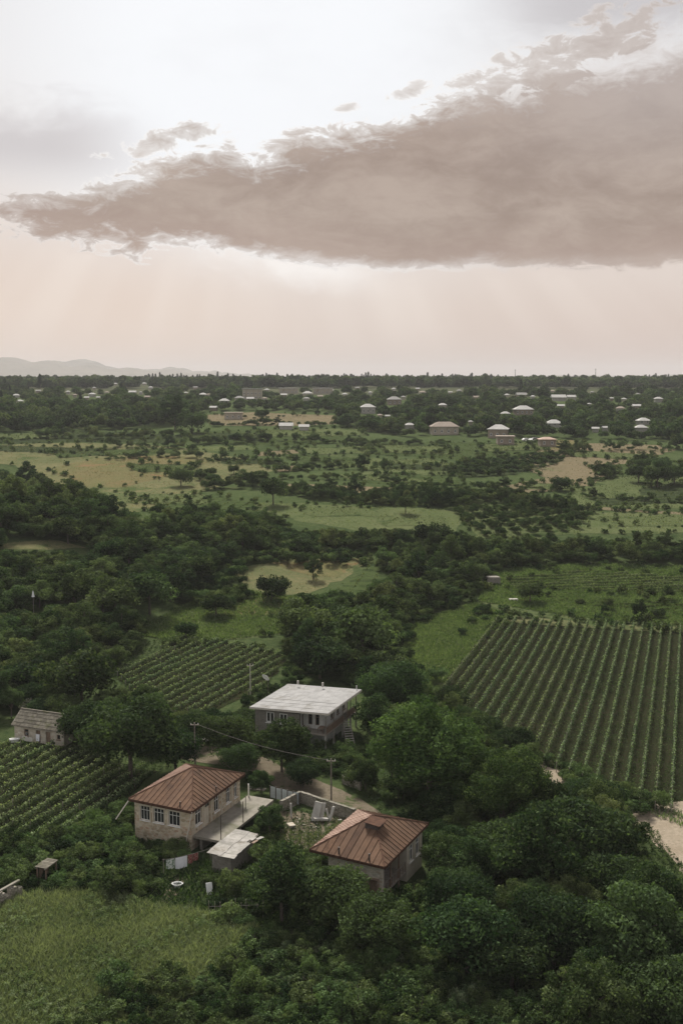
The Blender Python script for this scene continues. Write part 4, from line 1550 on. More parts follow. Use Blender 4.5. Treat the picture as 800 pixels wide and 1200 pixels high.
    for (u, v, hh) in ((349, 800, .3), (378, 803, .4)):
        p = fr.px(u, v, ev + .35)
        MB().bar((p.x, p.y, ev + .1), (p.x, p.y, ev + .35 + hh), .24).build('chimney', MAT['concrete_pale'], h)
    MB().bar((a - .5, .6, ev), (a - .5, .6, ev + .7), .10).build('roof_post', MAT['white_paint'], h)
    clearance(fr, 0.8)
    p = fr.world(x0 + 4.2, -1.6)
    CLEAR.append((p.x, p.y, 1.6))
    return fr


HOUSE_B = balcony_house()


def balcony_things():
    fr = HOUSE_B
    e = empty('balcony_table', fr.world(1.4, 1.5, 2.352), fr.rz)
    tag(e, 'small dark table on the corner balcony under the grey sheet roof', 'table')
    MB().box(-.6, -.4, .68, .6, .4, .73).build('table_top', MAT['wood_brown'], e)
    for sx in (-.5, .5):
        for sy in (-.32, .32):
            MB().box(sx - .03, sy - .03, 0, sx + .03, sy + .03, .678).build('leg', MAT['wood_brown'], e)
    e = empty('bench', fr.world(1.5, 3.9, 2.352), fr.rz)
    tag(e, 'pale bench against the white wall of the corner balcony', 'bench')
    MB().box(-.7, -.2, .42, .7, .2, .47).build('seat', MAT['wood_pale'], e)
    for sx in (-.6, .6):
        MB().box(sx - .04, -.18, 0, sx + .04, .18, .418).build('leg', MAT['wood_pale'], e)


balcony_things()


# ---- the second rusty pyramid roof, lower right
def veranda_house():
    fr = Frame((363, 995.5), (451, 1015.3), (501.5, 964.8), 4.5)
    a, b, ev = fr.a, fr.b, fr.eave
    h = fr.root('veranda_house')
    tag(h, 'house with rusty hipped roof, roof hatch and dark recessed veranda in the bushes', 'house')
    o = .5
    x0, y0, x1, y1 = o, o, a - o, b - o
    wt = ev - .12
    mb = MB()
    yl = y1 - 1.3
    wall_boxes(mb, 'y', x0, .4, y0, yl, -1, wt, [(yl - 3.0, 1.5, yl - 1.7, 2.5), (y0 + .5, .2, y0 + 1.5, 2.6)])
    xs = x0 + (x1 - x0) * .60
    mb.box(x0 + .4, yl - .4, -1, x1, yl, wt)
    mb.box(x1 - .4, y0 + .4, -1, x1, yl - .4, wt)
    mb.build('wall', MAT['stone_pale'], h)
    wb = MB()
    ws = [(xs + (x1 - xs) * .16, xs + (x1 - xs) * .40), (xs + (x1 - xs) * .58, xs + (x1 - xs) * .82)]
    wall_boxes(wb, 'x', y0, .35, xs, x1 - .003, -1, wt, [(s0, 1.7, s1, 3.5) for s0, s1 in ws])
    wall_boxes(wb, 'y', xs, .35, y0 + .35, y0 + 3.0, -1, wt, [])
    wb.build('front_wall', MAT['plaster_cream'], h)
    vb = MB()
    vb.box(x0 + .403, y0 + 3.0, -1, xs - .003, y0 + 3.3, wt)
    vb.build('veranda_wall', MAT['dark_room'], h)  # near-black wall colour stands in for the shade inside the recess
    MB().box(xs + .8, y0 + .8, -1, x1 - .8, yl - .8, wt - .1).build('interior', MAT['dark_room'], h)
    MB().box(x0 + .9, y0 + 3.6, -1, xs + .4, yl - .8, wt - .1).build('interior', MAT['dark_room'], h)
    MB().box(x0 + .403, y0 + .02, 1.0, xs - .003, y0 + 2.997, 1.15).build('veranda_floor', MAT['wood_grey'], h)
    for k in range(9):
        s = x0 + .5 + (xs - x0 - .7) * k / 8
        MB().bar((s, y0 + .08, 1.15), (s, y0 + .08, 2.05), .05).build('baluster', MAT['wood_brown'], h)
    MB().bar((x0 + .42, y0 + .08, 2.09), (xs - .02, y0 + .08, 2.09), .07).build('handrail', MAT['wood_grey'], h)
    for s in (x0 + (xs - x0) * .36, x0 + (xs - x0) * .7):
        MB().bar((s, y0 + .1, -1), (s, y0 + .1, wt), .14).build('post', MAT['wood_brown'], h)
    for s0, s1 in ws:
        window(h, 'x', y0, s0, 1.7, s1, 3.5, 1, .7, bar=.12)
    window(h, 'y', x0, yl - 3.0, 1.5, yl - 1.7, 2.5, 1, 0, 'wood_brown')
    MB().box(x0 + .12, y0 + .505, .205, x0 + .18, y0 + 1.495, 2.595).build('door', MAT['wood_brown'], h)
    # brick edging of the door arch
    br = MB()
    br.box(x0 - .05, y0 + .28, .2, x0 - .003, y0 + .497, 2.6)
    br.box(x0 - .05, y0 + 1.503, .2, x0 - .003, y0 + 1.72, 2.6)
    br.box(x0 - .055, y0 + .28, 2.603, x0 - .003, y0 + 1.72, 2.85)
    br.build('brick_surround', MAT['brick'], h)
    A = fr.px(437.5, 955.5, ev + 2.15)
    cs = [Vector((0, b, ev)), Vector((0, 0, ev - .1)), Vector((a, 0, ev)), Vector((a, b, ev))]
    rb = MB()
    for i in range(4):
        rb.slab([cs[i], cs[(i + 1) % 4], A], .10)
        rb.bar(cs[i] - Vector((0, 0, .13)), cs[(i + 1) % 4] - Vector((0, 0, .13)), .06, .20)
        rb.bar(cs[i] + Vector((0, 0, .07)), A + Vector((0, 0, .07)), .11, .05)
    roof = rb.build('roof', MAT['rust_dark'], h)
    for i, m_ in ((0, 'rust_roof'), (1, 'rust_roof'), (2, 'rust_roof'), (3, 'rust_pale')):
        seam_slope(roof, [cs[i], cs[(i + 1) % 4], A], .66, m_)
    for p in (Vector((.3, b * .62, ev + .15)), Vector((.3, b * .22, ev + .15))):
        MB().bar(p - Vector((0, 0, .2)), p + Vector((0, 0, .6)), .2, n=6).build('roof_pipe', MAT['iron'], h)
    # roof hatch on the right slope
    c = fr.px(441, 966, ev + 1.75)
    hb = MB()
    hb.box(c.x - .75, c.y - .45, c.z - .5, c.x + .75, c.y + .9, c.z + .22)
    hatch = hb.build('roof_hatch', MAT['iron'], h)
    MB().slab([(c.x - .95, c.y - .75, c.z + .26), (c.x + .95, c.y - .75, c.z + .26), (c.x + .95, c.y + .95, c.z + .42), (c.x - .95, c.y + .95, c.z + .42)], .06).build('hatch_lid', MAT['rust_dark'], hatch)
    clearance(fr, .7)
    return fr


HOUSE_C = veranda_house()


# ---- low shed with shingle roof by the lower left vineyard
def stone_shed():
    g = 0.0
    E0, E1 = plane(13, 848.5, 2.3), plane(75, 857.5, 2.3)
    d = (E1 - E0)
    a = d.length
    rz = math.atan2(d.y, d.x)
    h = empty('stone_shed', (E0.x, E0.y, g), rz)
    tag(h, 'low pale stone shed with worn grey shingle roof above the lower left vineyard', 'shed')
    b, ev, ri = 4.6, 2.3, 3.9
    mb = MB()
    W = a - .6
    holes = [(.3 + W * .20, .7, .3 + W * .29, 1.75), (.3 + W * .44, .05, .3 + W * .53, 1.8), (.3 + W * .64, .05, .3 + W * .735, 1.8), (.3 + W * .86, .9, .3 + W * .93, 1.6)]
    wall_boxes(mb, 'x', .35, .35, .3, a - .3, -.6, ev - .02, holes)
    mb.box(.3, .7, -.6, .65, b - .35, ev - .02)
    mb.box(a - .65, .7, -.6, a - .3, b - .35, ev - .02)
    mb.box(.65, b - .7, -.6, a - .65, b - .35, ev - .02)
    mb.poly([(.3, .35, ev - .02), (.3, b - .35, ev - .02), (.3, b / 2, ri - .25), (.65, .35, ev - .02), (.65, b - .35, ev - .02), (.65, b / 2, ri - .25)],
            [(0, 2, 1), (3, 4, 5), (0, 3, 5, 2), (1, 2, 5, 4)])
    mb.poly([(a - .65, .35, ev - .02), (a - .65, b - .35, ev - .02), (a - .65, b / 2, ri - .25), (a - .3, .35, ev - .02), (a - .3, b - .35, ev - .02), (a - .3, b / 2, ri - .25)],
            [(0, 2, 1), (3, 4, 5), (0, 3, 5, 2), (1, 2, 5, 4)])
    mb.build('wall', MAT['stone_pale'], h)
    MB().box(.9, 1.0, -.6, a - .9, b - .9, ev - .1).build('interior', MAT['dark_room'], h)
    window(h, 'x', .35, holes[0][0], .7, holes[0][2], 1.75, 0, .6, 'wood_brown')
    window(h, 'x', .35, holes[3][0], .9, holes[3][2], 1.6, 0, 0, 'wood_brown')
    for q in (1, 2):
        MB().box(holes[q][0] + .02, .50, .06, holes[q][2] - .02, .55, 1.78).build('door', MAT['wood_brown'], h)
    rb = MB()
    for y_, z_, y2, z2 in ((0, ev - .12, b / 2, ri), (b, ev - .12, b / 2, ri)):
        rb.slab([(0, y_, z_), (a, y_, z_), (a, y2, z2), (0, y2, z2)], .08)
    roof = rb.build('roof', MAT['wood_grey'], h)
    # courses of slabs, single pieces on the visible slope
    n, r = 12, 5
    for i in range(n):
        for j in range(r):
            t0, t1 = j / r, min(1.0, (j + 1.12) / r)
            s0, s1 = a * (i + (0.25 if j % 2 else 0)) / n, a * (i + 1 + (0.25 if j % 2 else 0)) / n
            s1 = min(s1, a)
            if s1 - s0 < .1:
                continue
            q = lambda s, t, u: Vector((s, b / 2 * t, ev - .12 + (ri - ev + .12) * t + u))
            k = rnd.uniform(0, .02)
            MB().slab([q(s0 + .012, t0, .07 + k), q(s1 - .012, t0, .07 + k), q(s1 - .012, t1, .03 + k), q(s0 + .012, t1, .03 + k)], .03).build('shingle', MAT['shingle'], roof)
    MB().bar((0, b / 2, ri + .04), (a, b / 2, ri + .04), .22, .08).build('ridge_cap', MAT['shingle'], roof)
    for s in np.linspace(0, a, 5):
        p = h.matrix_basis @ Vector((s, b / 2, 0))
        CLEAR.append((p.x, p.y, 2.2))
    return h


SHED = stone_shed()


# ---- lean-to with loose pale sheets in front of the terrace
def sheet_shelter():
    fr = Frame((245.5, 999.5), (273, 1007), (303.5, 979), 2.1)
    a, b, ev = fr.a, fr.b, fr.eave
    h = fr.root('sheet_shelter')
    tag(h, 'low stone shelter roofed with loose pale weathered sheets below the terrace', 'shelter')
    MB().box(.4, .4, -.6, a - .5, .7, ev - .12).box(.4, .703, -.6, .7, b - .3, ev - .12).box(a - .8, .703, -.6, a - .5, b - .3, ev - .12).build('wall', MAT['stone_grey'], h)
    rb = MB()
    for k in range(4):
        y = .35 + (b - .7) * k / 3
        rb.bar((0, y, ev - .06), (a, y, ev - .06), .08, .1)
    roof = rb.build('roof', MAT['wood_grey'], h)
    n, r = 8, 2
    for i in range(n):
        for j in range(r):
            s0, s1 = a * i / n + rnd.uniform(-.05, .05), a * (i + 1) / n + rnd.uniform(0, .1)
            t0, t1 = b * j / r - rnd.uniform(0, .15), b * (j + 1) / r + rnd.uniform(0, .25)
            if i > 4 and j == 0:
                t0 += rnd.uniform(0, .5)
            z = ev + .02 + .02 * (i % 2) + .035 * j
            sk = rnd.uniform(-.08, .08)
            MB().slab([(s0, t0 + sk, z), (s1, t0, z + rnd.uniform(0, .05)), (s1 + sk, t1, z + rnd.uniform(0, .05)), (s0 + sk, t1, z)], .018).build('roof_sheet', MAT['weathered_sheet'], roof)
    for k in range(2):
        x = a * (.62 + .16 * k)
        MB().slab([(x, -.35, ev + .10), (x + .8, -.5 - .2 * k, ev + .12), (x + .85, -.2, ev + .13), (x + .05, -.05, ev + .11)], .02).build('roof_sheet', MAT['wood_brown' if k == 0 else 'weathered_sheet'], roof)
    clearance(fr, .8)
    return fr


SHELTER = sheet_shelter()


def small_shelter():
    fr = Frame((40.5, 1016), (54, 1018), (69, 1007.5), 1.8)
    a, b, ev = fr.a, fr.b, fr.eave
    h = fr.root('open_shelter')
    tag(h, 'small open shelter with flat plank roof on posts, left of the meadow', 'shelter')
    rb = MB()
    for y in (.15, b - .15):
        rb.bar((0, y, ev - .1), (a, y, ev - .1), .08, .12)
    roof = rb.build('roof', MAT['wood_grey'], h)
    n = 7
    for i in range(n):
        s0 = a * i / n
        MB().slab([(s0 + .01, 0, ev + rnd.uniform(0, .03)), (s0 + a / n - .01, 0, ev), (s0 + a / n - .01, b, ev + .03), (s0 + .01, b + rnd.uniform(-.1, .1), ev + .03)], .03).build('roof_plank', MAT['shingle'], roof)
    for x in (.2, a - .2):
        for y in (.15, b - .15):
            MB().bar((x, y, -.3), (x, y, ev - .17), .12).build('post', MAT['wood_brown'], h)
    MB().box(.4, b - .3, -.2, a - .4, b - .25, ev - .2).build('back_wall', MAT['wood_brown'], h)
    clearance(fr, .2)


small_shelter()


# ---- houses of the far village
VILLAGE = []


def far_house(u, v, w, roofm='roof_white', wallm='far_cream', hip=True, wall_h=3.2, depth=9.0, rz=None, label=None, group=None, win=True, name='village_house', rise=None, px_w=None, stories=1, see=0.85):
    """a house whose roof is centred near pixel (u, v) and looks w pixels wide"""
    p = at(u, v, zo=wall_h)
    if p is None:
        return
    f = proj(p)[2]
    W = w / FPX * f
    D = min(depth, W * .8)
    q = rnd.uniform(-.25, .25) if rz is None else rz
    p = p + Vector((0, D * .5, 0))
    p.z = height(p.x, p.y) - .2
    h = empty(name, p, q)
    tag(h, label, 'house', group)
    o = .5
    x, y = W / 2, D / 2
    mb = MB()
    holes = []
    if win and W > 7:
        nw = max(2, int(W / 3.0))
        for s in range(stories):
            zb = 1.1 + s * 2.9
            for k in range(nw):
                c = -x + o + (W - 2 * o) * (k + .5) / nw
                holes.append((c - .55, zb, c + .55, zb + 1.4))
    wall_boxes(mb, 'x', -y + o, .25, -x + o, x - o, -.8, wall_h, holes)
    mb.box(-x + o, -y + o + .25, -.8, -x + o + .25, y - o, wall_h)
    mb.box(x - o - .25, -y + o + .25, -.8, x - o, y - o, wall_h)
    mb.box(-x + o + .25, y - o - .25, -.8, x - o - .25, y - o, wall_h)
    mb.build('wall', MAT[wallm], h)
    for hl in holes:
        window(h, 'x', -y + o, *hl, 1, 0, bar=.14, sill=False)
    if holes:
        MB().box(-x + 1.2, -y + 1.3, -.5, x - 1.2, y - 1.3, wall_h - .05).build('interior', MAT['dark_room'], h)
    z0 = wall_h + .02
    rs = rise or min(2.4, D * .26)
    rb = MB()
    if hip == 'flat':
        rb.box(-x, -y, z0, x, y, z0 + .35)
    else:
        r = max(.4, x - y * .9) if hip else x
        c = [(-x, -y, z0), (x, -y, z0), (x, y, z0), (-x, y, z0), (-r, 0, z0 + rs), (r, 0, z0 + rs)]
        rb.poly(c, [(0, 1, 5, 4), (1, 2, 5), (2, 3, 4, 5), (3, 0, 4), (3, 2, 1, 0)])
        rb.box(-x, -y, z0 - .2, x, y, z0 - .003)
    rb.build('roof', MAT[roofm], h)
    CLEAR.append((p.x, p.y, max(x, y) + .5))
    u0, vt, f0 = proj((p.x - x, p.y, p.z + wall_h + rs))
    u1 = proj((p.x + x, p.y, p.z))[0]
    _, vb, _ = proj((p.x, p.y - y, p.z))
    VIEW.append((u0 + w * .08, vt, u1 - w * .08, vt + (vb - vt) * see, f0))
    return h


far_house(521, 500, 34, 'roof_tan', 'far_cream', True, 4.2, 9, 0.06, 'cream village house with tan hipped roof and a row of windows', see=1.0)
far_house(585, 503, 25, 'roof_white', 'far_tan', True, 4.4, 9, -.25, 'village house with broad white roof standing behind the flat topped tan house', see=.8)
far_house(593, 512, 22, 'roof_tan', 'far_tan', 'flat', 3.8, 8, -.05, 'tan flat topped village house on the field edge, left of the brick coloured one', see=1.0)
far_house(642, 515, 21, 'roof_red', 'far_tan', True, 3.4, 8, .03, 'brick coloured low house with reddish roof beside the bare orange field', see=1.0, rise=1.0)
far_house(295, 456, 24, 'roof_grey', 'far_cream', 'flat', 8.0, 12, .02, 'largest pale block with two rows of windows, on the rise below the conifers', name='apartment_block', stories=2, see=.9)
far_house(338, 455, 23, 'roof_white', 'far_cream', 'flat', 5, 11, .0, 'long white flat roofed block right of the largest pale block', name='long_block', see=.8)
far_house(378, 455, 24, 'roof_white', 'far_cream', 'flat', 5, 11, .03, 'rightmost long white block below the conifer skyline', name='long_block', see=.8)
far_house(273, 484, 22, 'roof_tan', 'far_cream', 'flat', 4.0, 8, .0, 'cream roofless looking barn on the bare brown field', name='barn', see=1.0)
far_house(335, 499, 17, 'roof_white', 'far_white', False, 2.2, 8, .0, 'white roofed long low shed at the lower edge of the brown field', name='farm_shed', see=.9, win=False)
far_house(356, 500, 13, 'roof_white', 'far_white', False, 2.2, 7, .0, 'shorter white roofed low shed next to the long one below the brown field', name='farm_shed', see=.9, win=False)
far_house(431, 477, 18, 'roof_white', 'far_white', True, 4.2, 8, .1, 'white walled village house with white roof in the trees right of the brown field', see=.95)
far_house(462, 468, 17, 'roof_grey', 'far_tan', True, 4.0, 8, .1, 'grey roofed house just above the white walled village house', see=.9)
far_house(614, 480, 23, 'roof_white', 'far_tan', True, 3.6, 9, .05, 'wide white hipped roof deep in the trees above the brick coloured house', see=.8)
far_house(650, 496, 20, 'roof_white', 'far_white', True, 2.4, 8, .0, 'pale hipped roof among dark trees above the bare orange field', see=.7)
far_house(480, 498, 12, 'roof_white', 'far_white', True, 2.6, 7, .2, 'small white roof just left of the cream house with the row of windows', see=.7)
far_house(755, 493, 16, 'roof_white', 'far_white', True, 2.5, 8, .1, 'upper of two white roofs close together near the right edge', see=.7)
far_house(752, 501, 15, 'roof_white', 'far_white', True, 2.5, 8, .0, 'lower of two white roofs close together near the right edge', see=.7)
far_house(710, 501, 9, 'roof_white', 'far_white', False, 2.2, 6, .1, 'right one of two small white roofs side by side in dark trees', see=.7, win=False)
far_house(698, 502, 9, 'roof_white', 'far_white', False, 2.2, 6, -.2, 'left one of two small white roofs side by side in dark trees', see=.7, win=False)
far_house(655, 465.5, 17, 'roof_white', 'far_white', False, 2.8, 8, .0, 'long low white roof in the upper village, left one of a pair', see=.7, win=False)
far_house(670, 465, 11, 'roof_white', 'far_white', False, 2.8, 7, .0, 'shorter low white roof in the upper village, right one of a pair', see=.7, win=False)
far_house(772, 467, 10, 'roof_white', 'far_white', True, 3, 7, .0, 'bright white roof high in the village near the right edge', see=.7)
small = []
for (x, y, w) in ((73, 132, 36), (178, 112, 28), (90, 159, 36), (318, 115, 24), (350, 130, 24), (430, 127, 36), (405, 143, 28), (620, 118, 40), (660, 118, 20), (690, 140, 32),
                  (705, 95, 26), (675, 77, 26), (460, 142, 20), (500, 118, 24), (440, 97, 24), (540, 78, 20)):
    small.append((x / 4, 430 + y / 4, w / 4, 'left'))
for (x, y, w) in ((250, 158, 56), (320, 145, 52), (372, 148, 40), (440, 146, 30), (530, 130, 34), (640, 123, 56), (700, 137, 30), (635, 147, 36), (70, 120, 20), (150, 128, 40), (175, 128, 20),
                  (115, 95, 24), (450, 106, 30), (745, 108, 40), (200, 190, 40)):
    small.append((200 + x / 4, 430 + y / 4, w / 4, 'middle'))
for (x, y, w) in ((15, 127, 32), (135, 118, 14), (75, 97, 24), (290, 140, 30), (215, 229, 28), (605, 255, 28), (475, 178, 46), (380, 118, 36), (357, 101, 14), (510, 118, 20),
                  (552, 110, 28), (632, 141, 36), (775, 130, 30), (770, 218, 50), (180, 225, 30), (245, 101, 16)):
    small.append((400 + x / 4, 430 + y / 4, w / 4, 'middle'))
for (x, y, w) in ((45, 130, 56), (97, 137, 28), (190, 112, 26), (230, 182, 40), (465, 146, 22), (525, 149, 26), (510, 193, 48), (585, 182, 44), (362, 172, 12), (375, 117, 14), (590, 126, 14)):
    small.append((600 + x / 4, 430 + y / 4, w / 4, 'right'))
small.sort()
kinds = []
for i, (u, v, w, side) in enumerate(small):
    rm = ('roof_white', 'roof_white', 'roof_grey', 'roof_white', 'roof_tan')[i % 5]
    word = {'roof_white': 'white', 'roof_grey': 'grey', 'roof_tan': 'tan'}[rm]
    part = {'left': 'below the distant hills', 'middle': 'below the conifer skyline', 'right': 'in the upper right village'}[side]
    kinds.append((rm, f'{"small" if w < 8 else "wide"} {word} roofed', part))
for i, (u, v, w, side) in enumerate(small):
    rm, look, part = kinds[i]
    same = [j for j in range(len(small)) if kinds[j] == kinds[i]]
    k = same.index(i)
    lb = f'only {look} house among trees {part}' if len(same) == 1 else f'{ordinal(k)} {look} house from the left among trees {part}'
    far_house(u, v, max(5, w * .9), rm, ('far_white', 'far_cream', 'far_tan')[i % 3], (True, False)[i % 3 == 2], 2.3, 8, None,
              lb, f'{look} houses among trees {part}', win=(w > 10), see=.38)

# ------------------------------------------------------------------ small things
def pole(u, v, hgt, r=.11, label='', mat='wood_grey', cross=True, lean=(0, 0), name='utility_pole', cat='pole'):
    p = at(u, v)
    e = empty(name, p)
    tag(e, label, cat)
    MB().bar((0, 0, -.5), (lean[0], lean[1], hgt), 2 * r, n=8, taper=.7).build('shaft', MAT[mat], e)
    if cross:
        MB().bar((-.55 + lean[0], lean[1] + .1, hgt - .35), (.55 + lean[0], lean[1] + .1, hgt - .35), .09).build('crossarm', MAT['wood_grey'], e)
        for s in (-.45, .45):
            MB().bar((s + lean[0], lean[1] + .1, hgt - .3), (s + lean[0], lean[1] + .1, hgt - .12), .07, n=6).build('insulator', MAT['plastic_white'], e)
    return e


P1 = pole(388, 940, 5.4, .12, 'pale wooden utility pole by the dirt road, in front of the outside stair', 'bark_pale')
P2 = pole(229, 905, 6.6, .12, 'utility pole by the dirt road behind the left rusty roof', 'bark_pale')
pole(293.5, 815, 5.2, .09, 'thin pale pole at the right corner of the middle vineyard', 'wood_pale', True)
pole(76, 822, 4.0, .09, 'short pale pole in the bushes behind the low stone shed', 'wood_pale', False)


def wire(a, b, sag, label, r=.016):
    pts = []
    for i in range(15):
        t = i / 14
        q = a.lerp(b, t)
        q.z -= sag * 4 * t * (1 - t)
        pts.append(q)
    o = MB().tube([p - a for p in pts], r, 4).build('power_line', MAT['iron'], None, a)
    tag(o, label, 'cable')


wire(P1.location + Vector((-.45, .1, 5.2)), P2.location + Vector((.4, .1, 6.3)), .55, 'sagging power line between the two poles along the dirt road')


# the road and the sandy track stay open to view
for u, v in ((240, 884), (290, 893), (335, 910), (380, 930), (430, 948)):
    p = at(u, v)
    CLEAR.append((p.x, p.y, 2.2))
for u0, v0, u1, v1 in ((322, 906, 384, 930), (396, 932, 436, 950), (240, 880, 275, 896), (762, 950, 800, 1012), (639, 896, 652, 908), (340, 955, 395, 985), (194, 1008, 224, 1048), (174, 1046, 206, 1068), (240, 1038, 252, 1052), (175, 708, 285, 745), (300, 660, 425, 690), (345, 598, 530, 618), (10, 632, 100, 644),
                       (165, 762, 325, 798), (200, 798, 275, 826), (560, 598, 680, 624), (490, 728, 560, 775)):
    VIEW.append((u0, v0, u1, v1, proj(at((u0 + u1) / 2, v0 + 3))[2]))


def metal_fence():
    a, b = at(316.5, 935.5), at(350.5, 944)
    d = b - a
    L = d.to_2d().length
    e = empty('metal_fence', a, math.atan2(d.y, d.x))
    tag(e, 'pale blue grey sheet metal fence along the dirt road', 'fence')
    n = 5
    for i in range(n):
        x0, x1 = L * i / n + .07, L * (i + 1) / n - .07
        pts = []
        k = 8
        for j in range(k + 1):
            pts.append((x0 + (x1 - x0) * j / k, .035 * (j % 2)))
        mb = MB()
        top = 1.5 + rnd.uniform(-.04, .04)
        v = [(x, y, .12) for x, y in pts] + [(x, y, top) for x, y in pts]
        v += [(x, y + .012, .12) for x, y in pts] + [(x, y + .012, top) for x, y in pts]
        m_ = k + 1
        f = [(j, j + 1, m_ + j + 1, m_ + j) for j in range(k)] + [(2 * m_ + j + 1, 2 * m_ + j, 3 * m_ + j, 3 * m_ + j + 1) for j in range(k)]
        f += [(m_ + j, m_ + j + 1, 3 * m_ + j + 1, 3 * m_ + j) for j in range(k)]
        mb.poly(v, f)
        mb.build('panel', MAT['fence_blue'], e)
    for i in range(n + 1):
        MB().bar((L * i / n, .02, -.3), (L * i / n, .02, 1.62), .10).build('post', MAT['iron'], e)


metal_fence()


def stone_wall():
    px = [(329, 952), (352, 940), (372, 947), (392, 954), (416, 962)]
    W = [at(*p) for p in px]
    e = empty('stone_wall', W[0])
    tag(e, 'rough yard wall of grey stone with pale coping, between dirt road and rusty roofed houses', 'wall')
    body = MB()
    H = 1.25
    cops = []
    for i in range(len(W) - 1):
        a, b = W[i] - W[0], W[i + 1] - W[0]
        body.bar(a + Vector((0, 0, H / 2 - .2)), b + Vector((0, 0, H / 2 - .2)), .38, H + .4 - .002 * i)
        L = (b - a).length
        n = max(2, int(L / .8))
        for k in range(n):
            p, q = a.lerp(b, k / n + .012), a.lerp(b, (k + 1) / n - .012)
            z = H + .06 + rnd.uniform(-.03, .03)
            MB().bar(p + Vector((0, 0, z)), q + Vector((0, 0, z + rnd.uniform(-.03, .03))), .38, .12).build('coping_stone', MAT['concrete'], e)
    body.build('masonry', MAT['stone_ruin'], e)


stone_wall()


def slab_thing(u, v, size, rot, label, mat='concrete_pale', zo=.3, name='stone_slab', cat='slab'):
    p = at(u, v)
    mb = MB()
    x, y, z = size[0] / 2, size[1] / 2, size[2] / 2
    # a slightly irregular block
    g = random.Random(int(u * 7 + v))
    pts = [(sx * x * g.uniform(.86, 1), sy * y * g.uniform(.86, 1), sz * z) for sz in (-1, 1) for sx, sy in ((-1, -1), (1, -1), (1, 1), (-1, 1))]
    mb.poly(pts, [(0, 3, 2, 1), (4, 5, 6, 7), (0, 1, 5, 4), (1, 2, 6, 5), (2, 3, 7, 6), (3, 0, 4, 7)])
    o = mb.build(name, MAT[mat], None, p + Vector((0, 0, zo)), .03)
    o.rotation_euler = [R(k) for k in rot]
    tag(o, label, cat)
    return o


slab_thing(371, 961.5, (2.5, .95, .28), (18, -62, 60), 'tallest pale slab leaning upright against the yard wall', zo=1.05)
slab_thing(377, 960, (2.1, .7, .25), (10, -58, 72), 'pale slab propped just right of the tallest leaning one', zo=.95)
slab_thing(376, 964, (1.7, .6, .28), (0, 4, 8), 'pale slab lying level at the foot of the two leaning ones', zo=.42)
slab_thing(388.5, 961.5, (1.9, .35, .2), (5, -58, 58), 'narrow pale post leaning right of the slab pile', zo=.75)
slab_thing(384, 960.5, (1.4, .25, .2), (5, -60, 128), 'short narrow pale post leaning left, right of the level slab', zo=.6)
slab_thing(341, 957.5, (1.7, .22, .18), (0, -75, 100), 'thin pale stake standing at the left end of the yard', zo=.8)
slab_thing(341, 970, (.9, .8, .5), (8, 4, 30), 'pale squat boulder in the weedy yard', 'stone_pale', .2, 'boulder', 'stone')
slab_thing(398, 962.5, (.5, .3, .25), (8, 4, 30), 'small pale stone near the corner of the right rusty roof', 'concrete_pale', .1, 'stone', 'stone')


def low_wall():
    a, b = at(402, 918), at(423, 926)
    d = b - a
    e = empty('low_wall', a, math.atan2(d.y, d.x))
    tag(e, 'short low wall with pale flat top at the roadside, right of the utility pole', 'wall')
    L = d.to_2d().length
    MB().box(0, -.2, -.4, L, .2, .95).build('masonry', MAT['stone_ruin'], e)
    n = 3
    for k in range(n):
        MB().box(L * k / n + .01, -.30, .953 + rnd.uniform(0, .02), L * (k + 1) / n - .01, .30, 1.13).build('coping_slab', MAT['concrete_pale'], e)


low_wall()
slab_thing(301, 925, (2.4, .9, .12), (2, 3, -12), 'flat pale slab on the ground left of the metal fence', 'concrete', .1)
slab_thing(236, 868, (2.8, .9, .25), (2, 2, 4), 'long pale slab by the trees behind the left rusty roof', 'concrete_pale', .15)


# rubble strewn over the yard
mb_ = MB()
for _ in range(90):
    p = at(rnd.uniform(335, 405), rnd.uniform(958, 992))
    q = rnd.uniform(.06, .22)
    a_ = rnd.uniform(0, 3.1)
    dx, dy = math.cos(a_) * q, math.sin(a_) * q
    mb_.bar(p + Vector((-dx, -dy, q * .2)), p + Vector((dx, dy, q * rnd.uniform(.1, .6))), q * rnd.uniform(.5, 1.4), q * .7)
tag(mb_.build('rubble', MAT['stone_ruin']), kind='stuff')


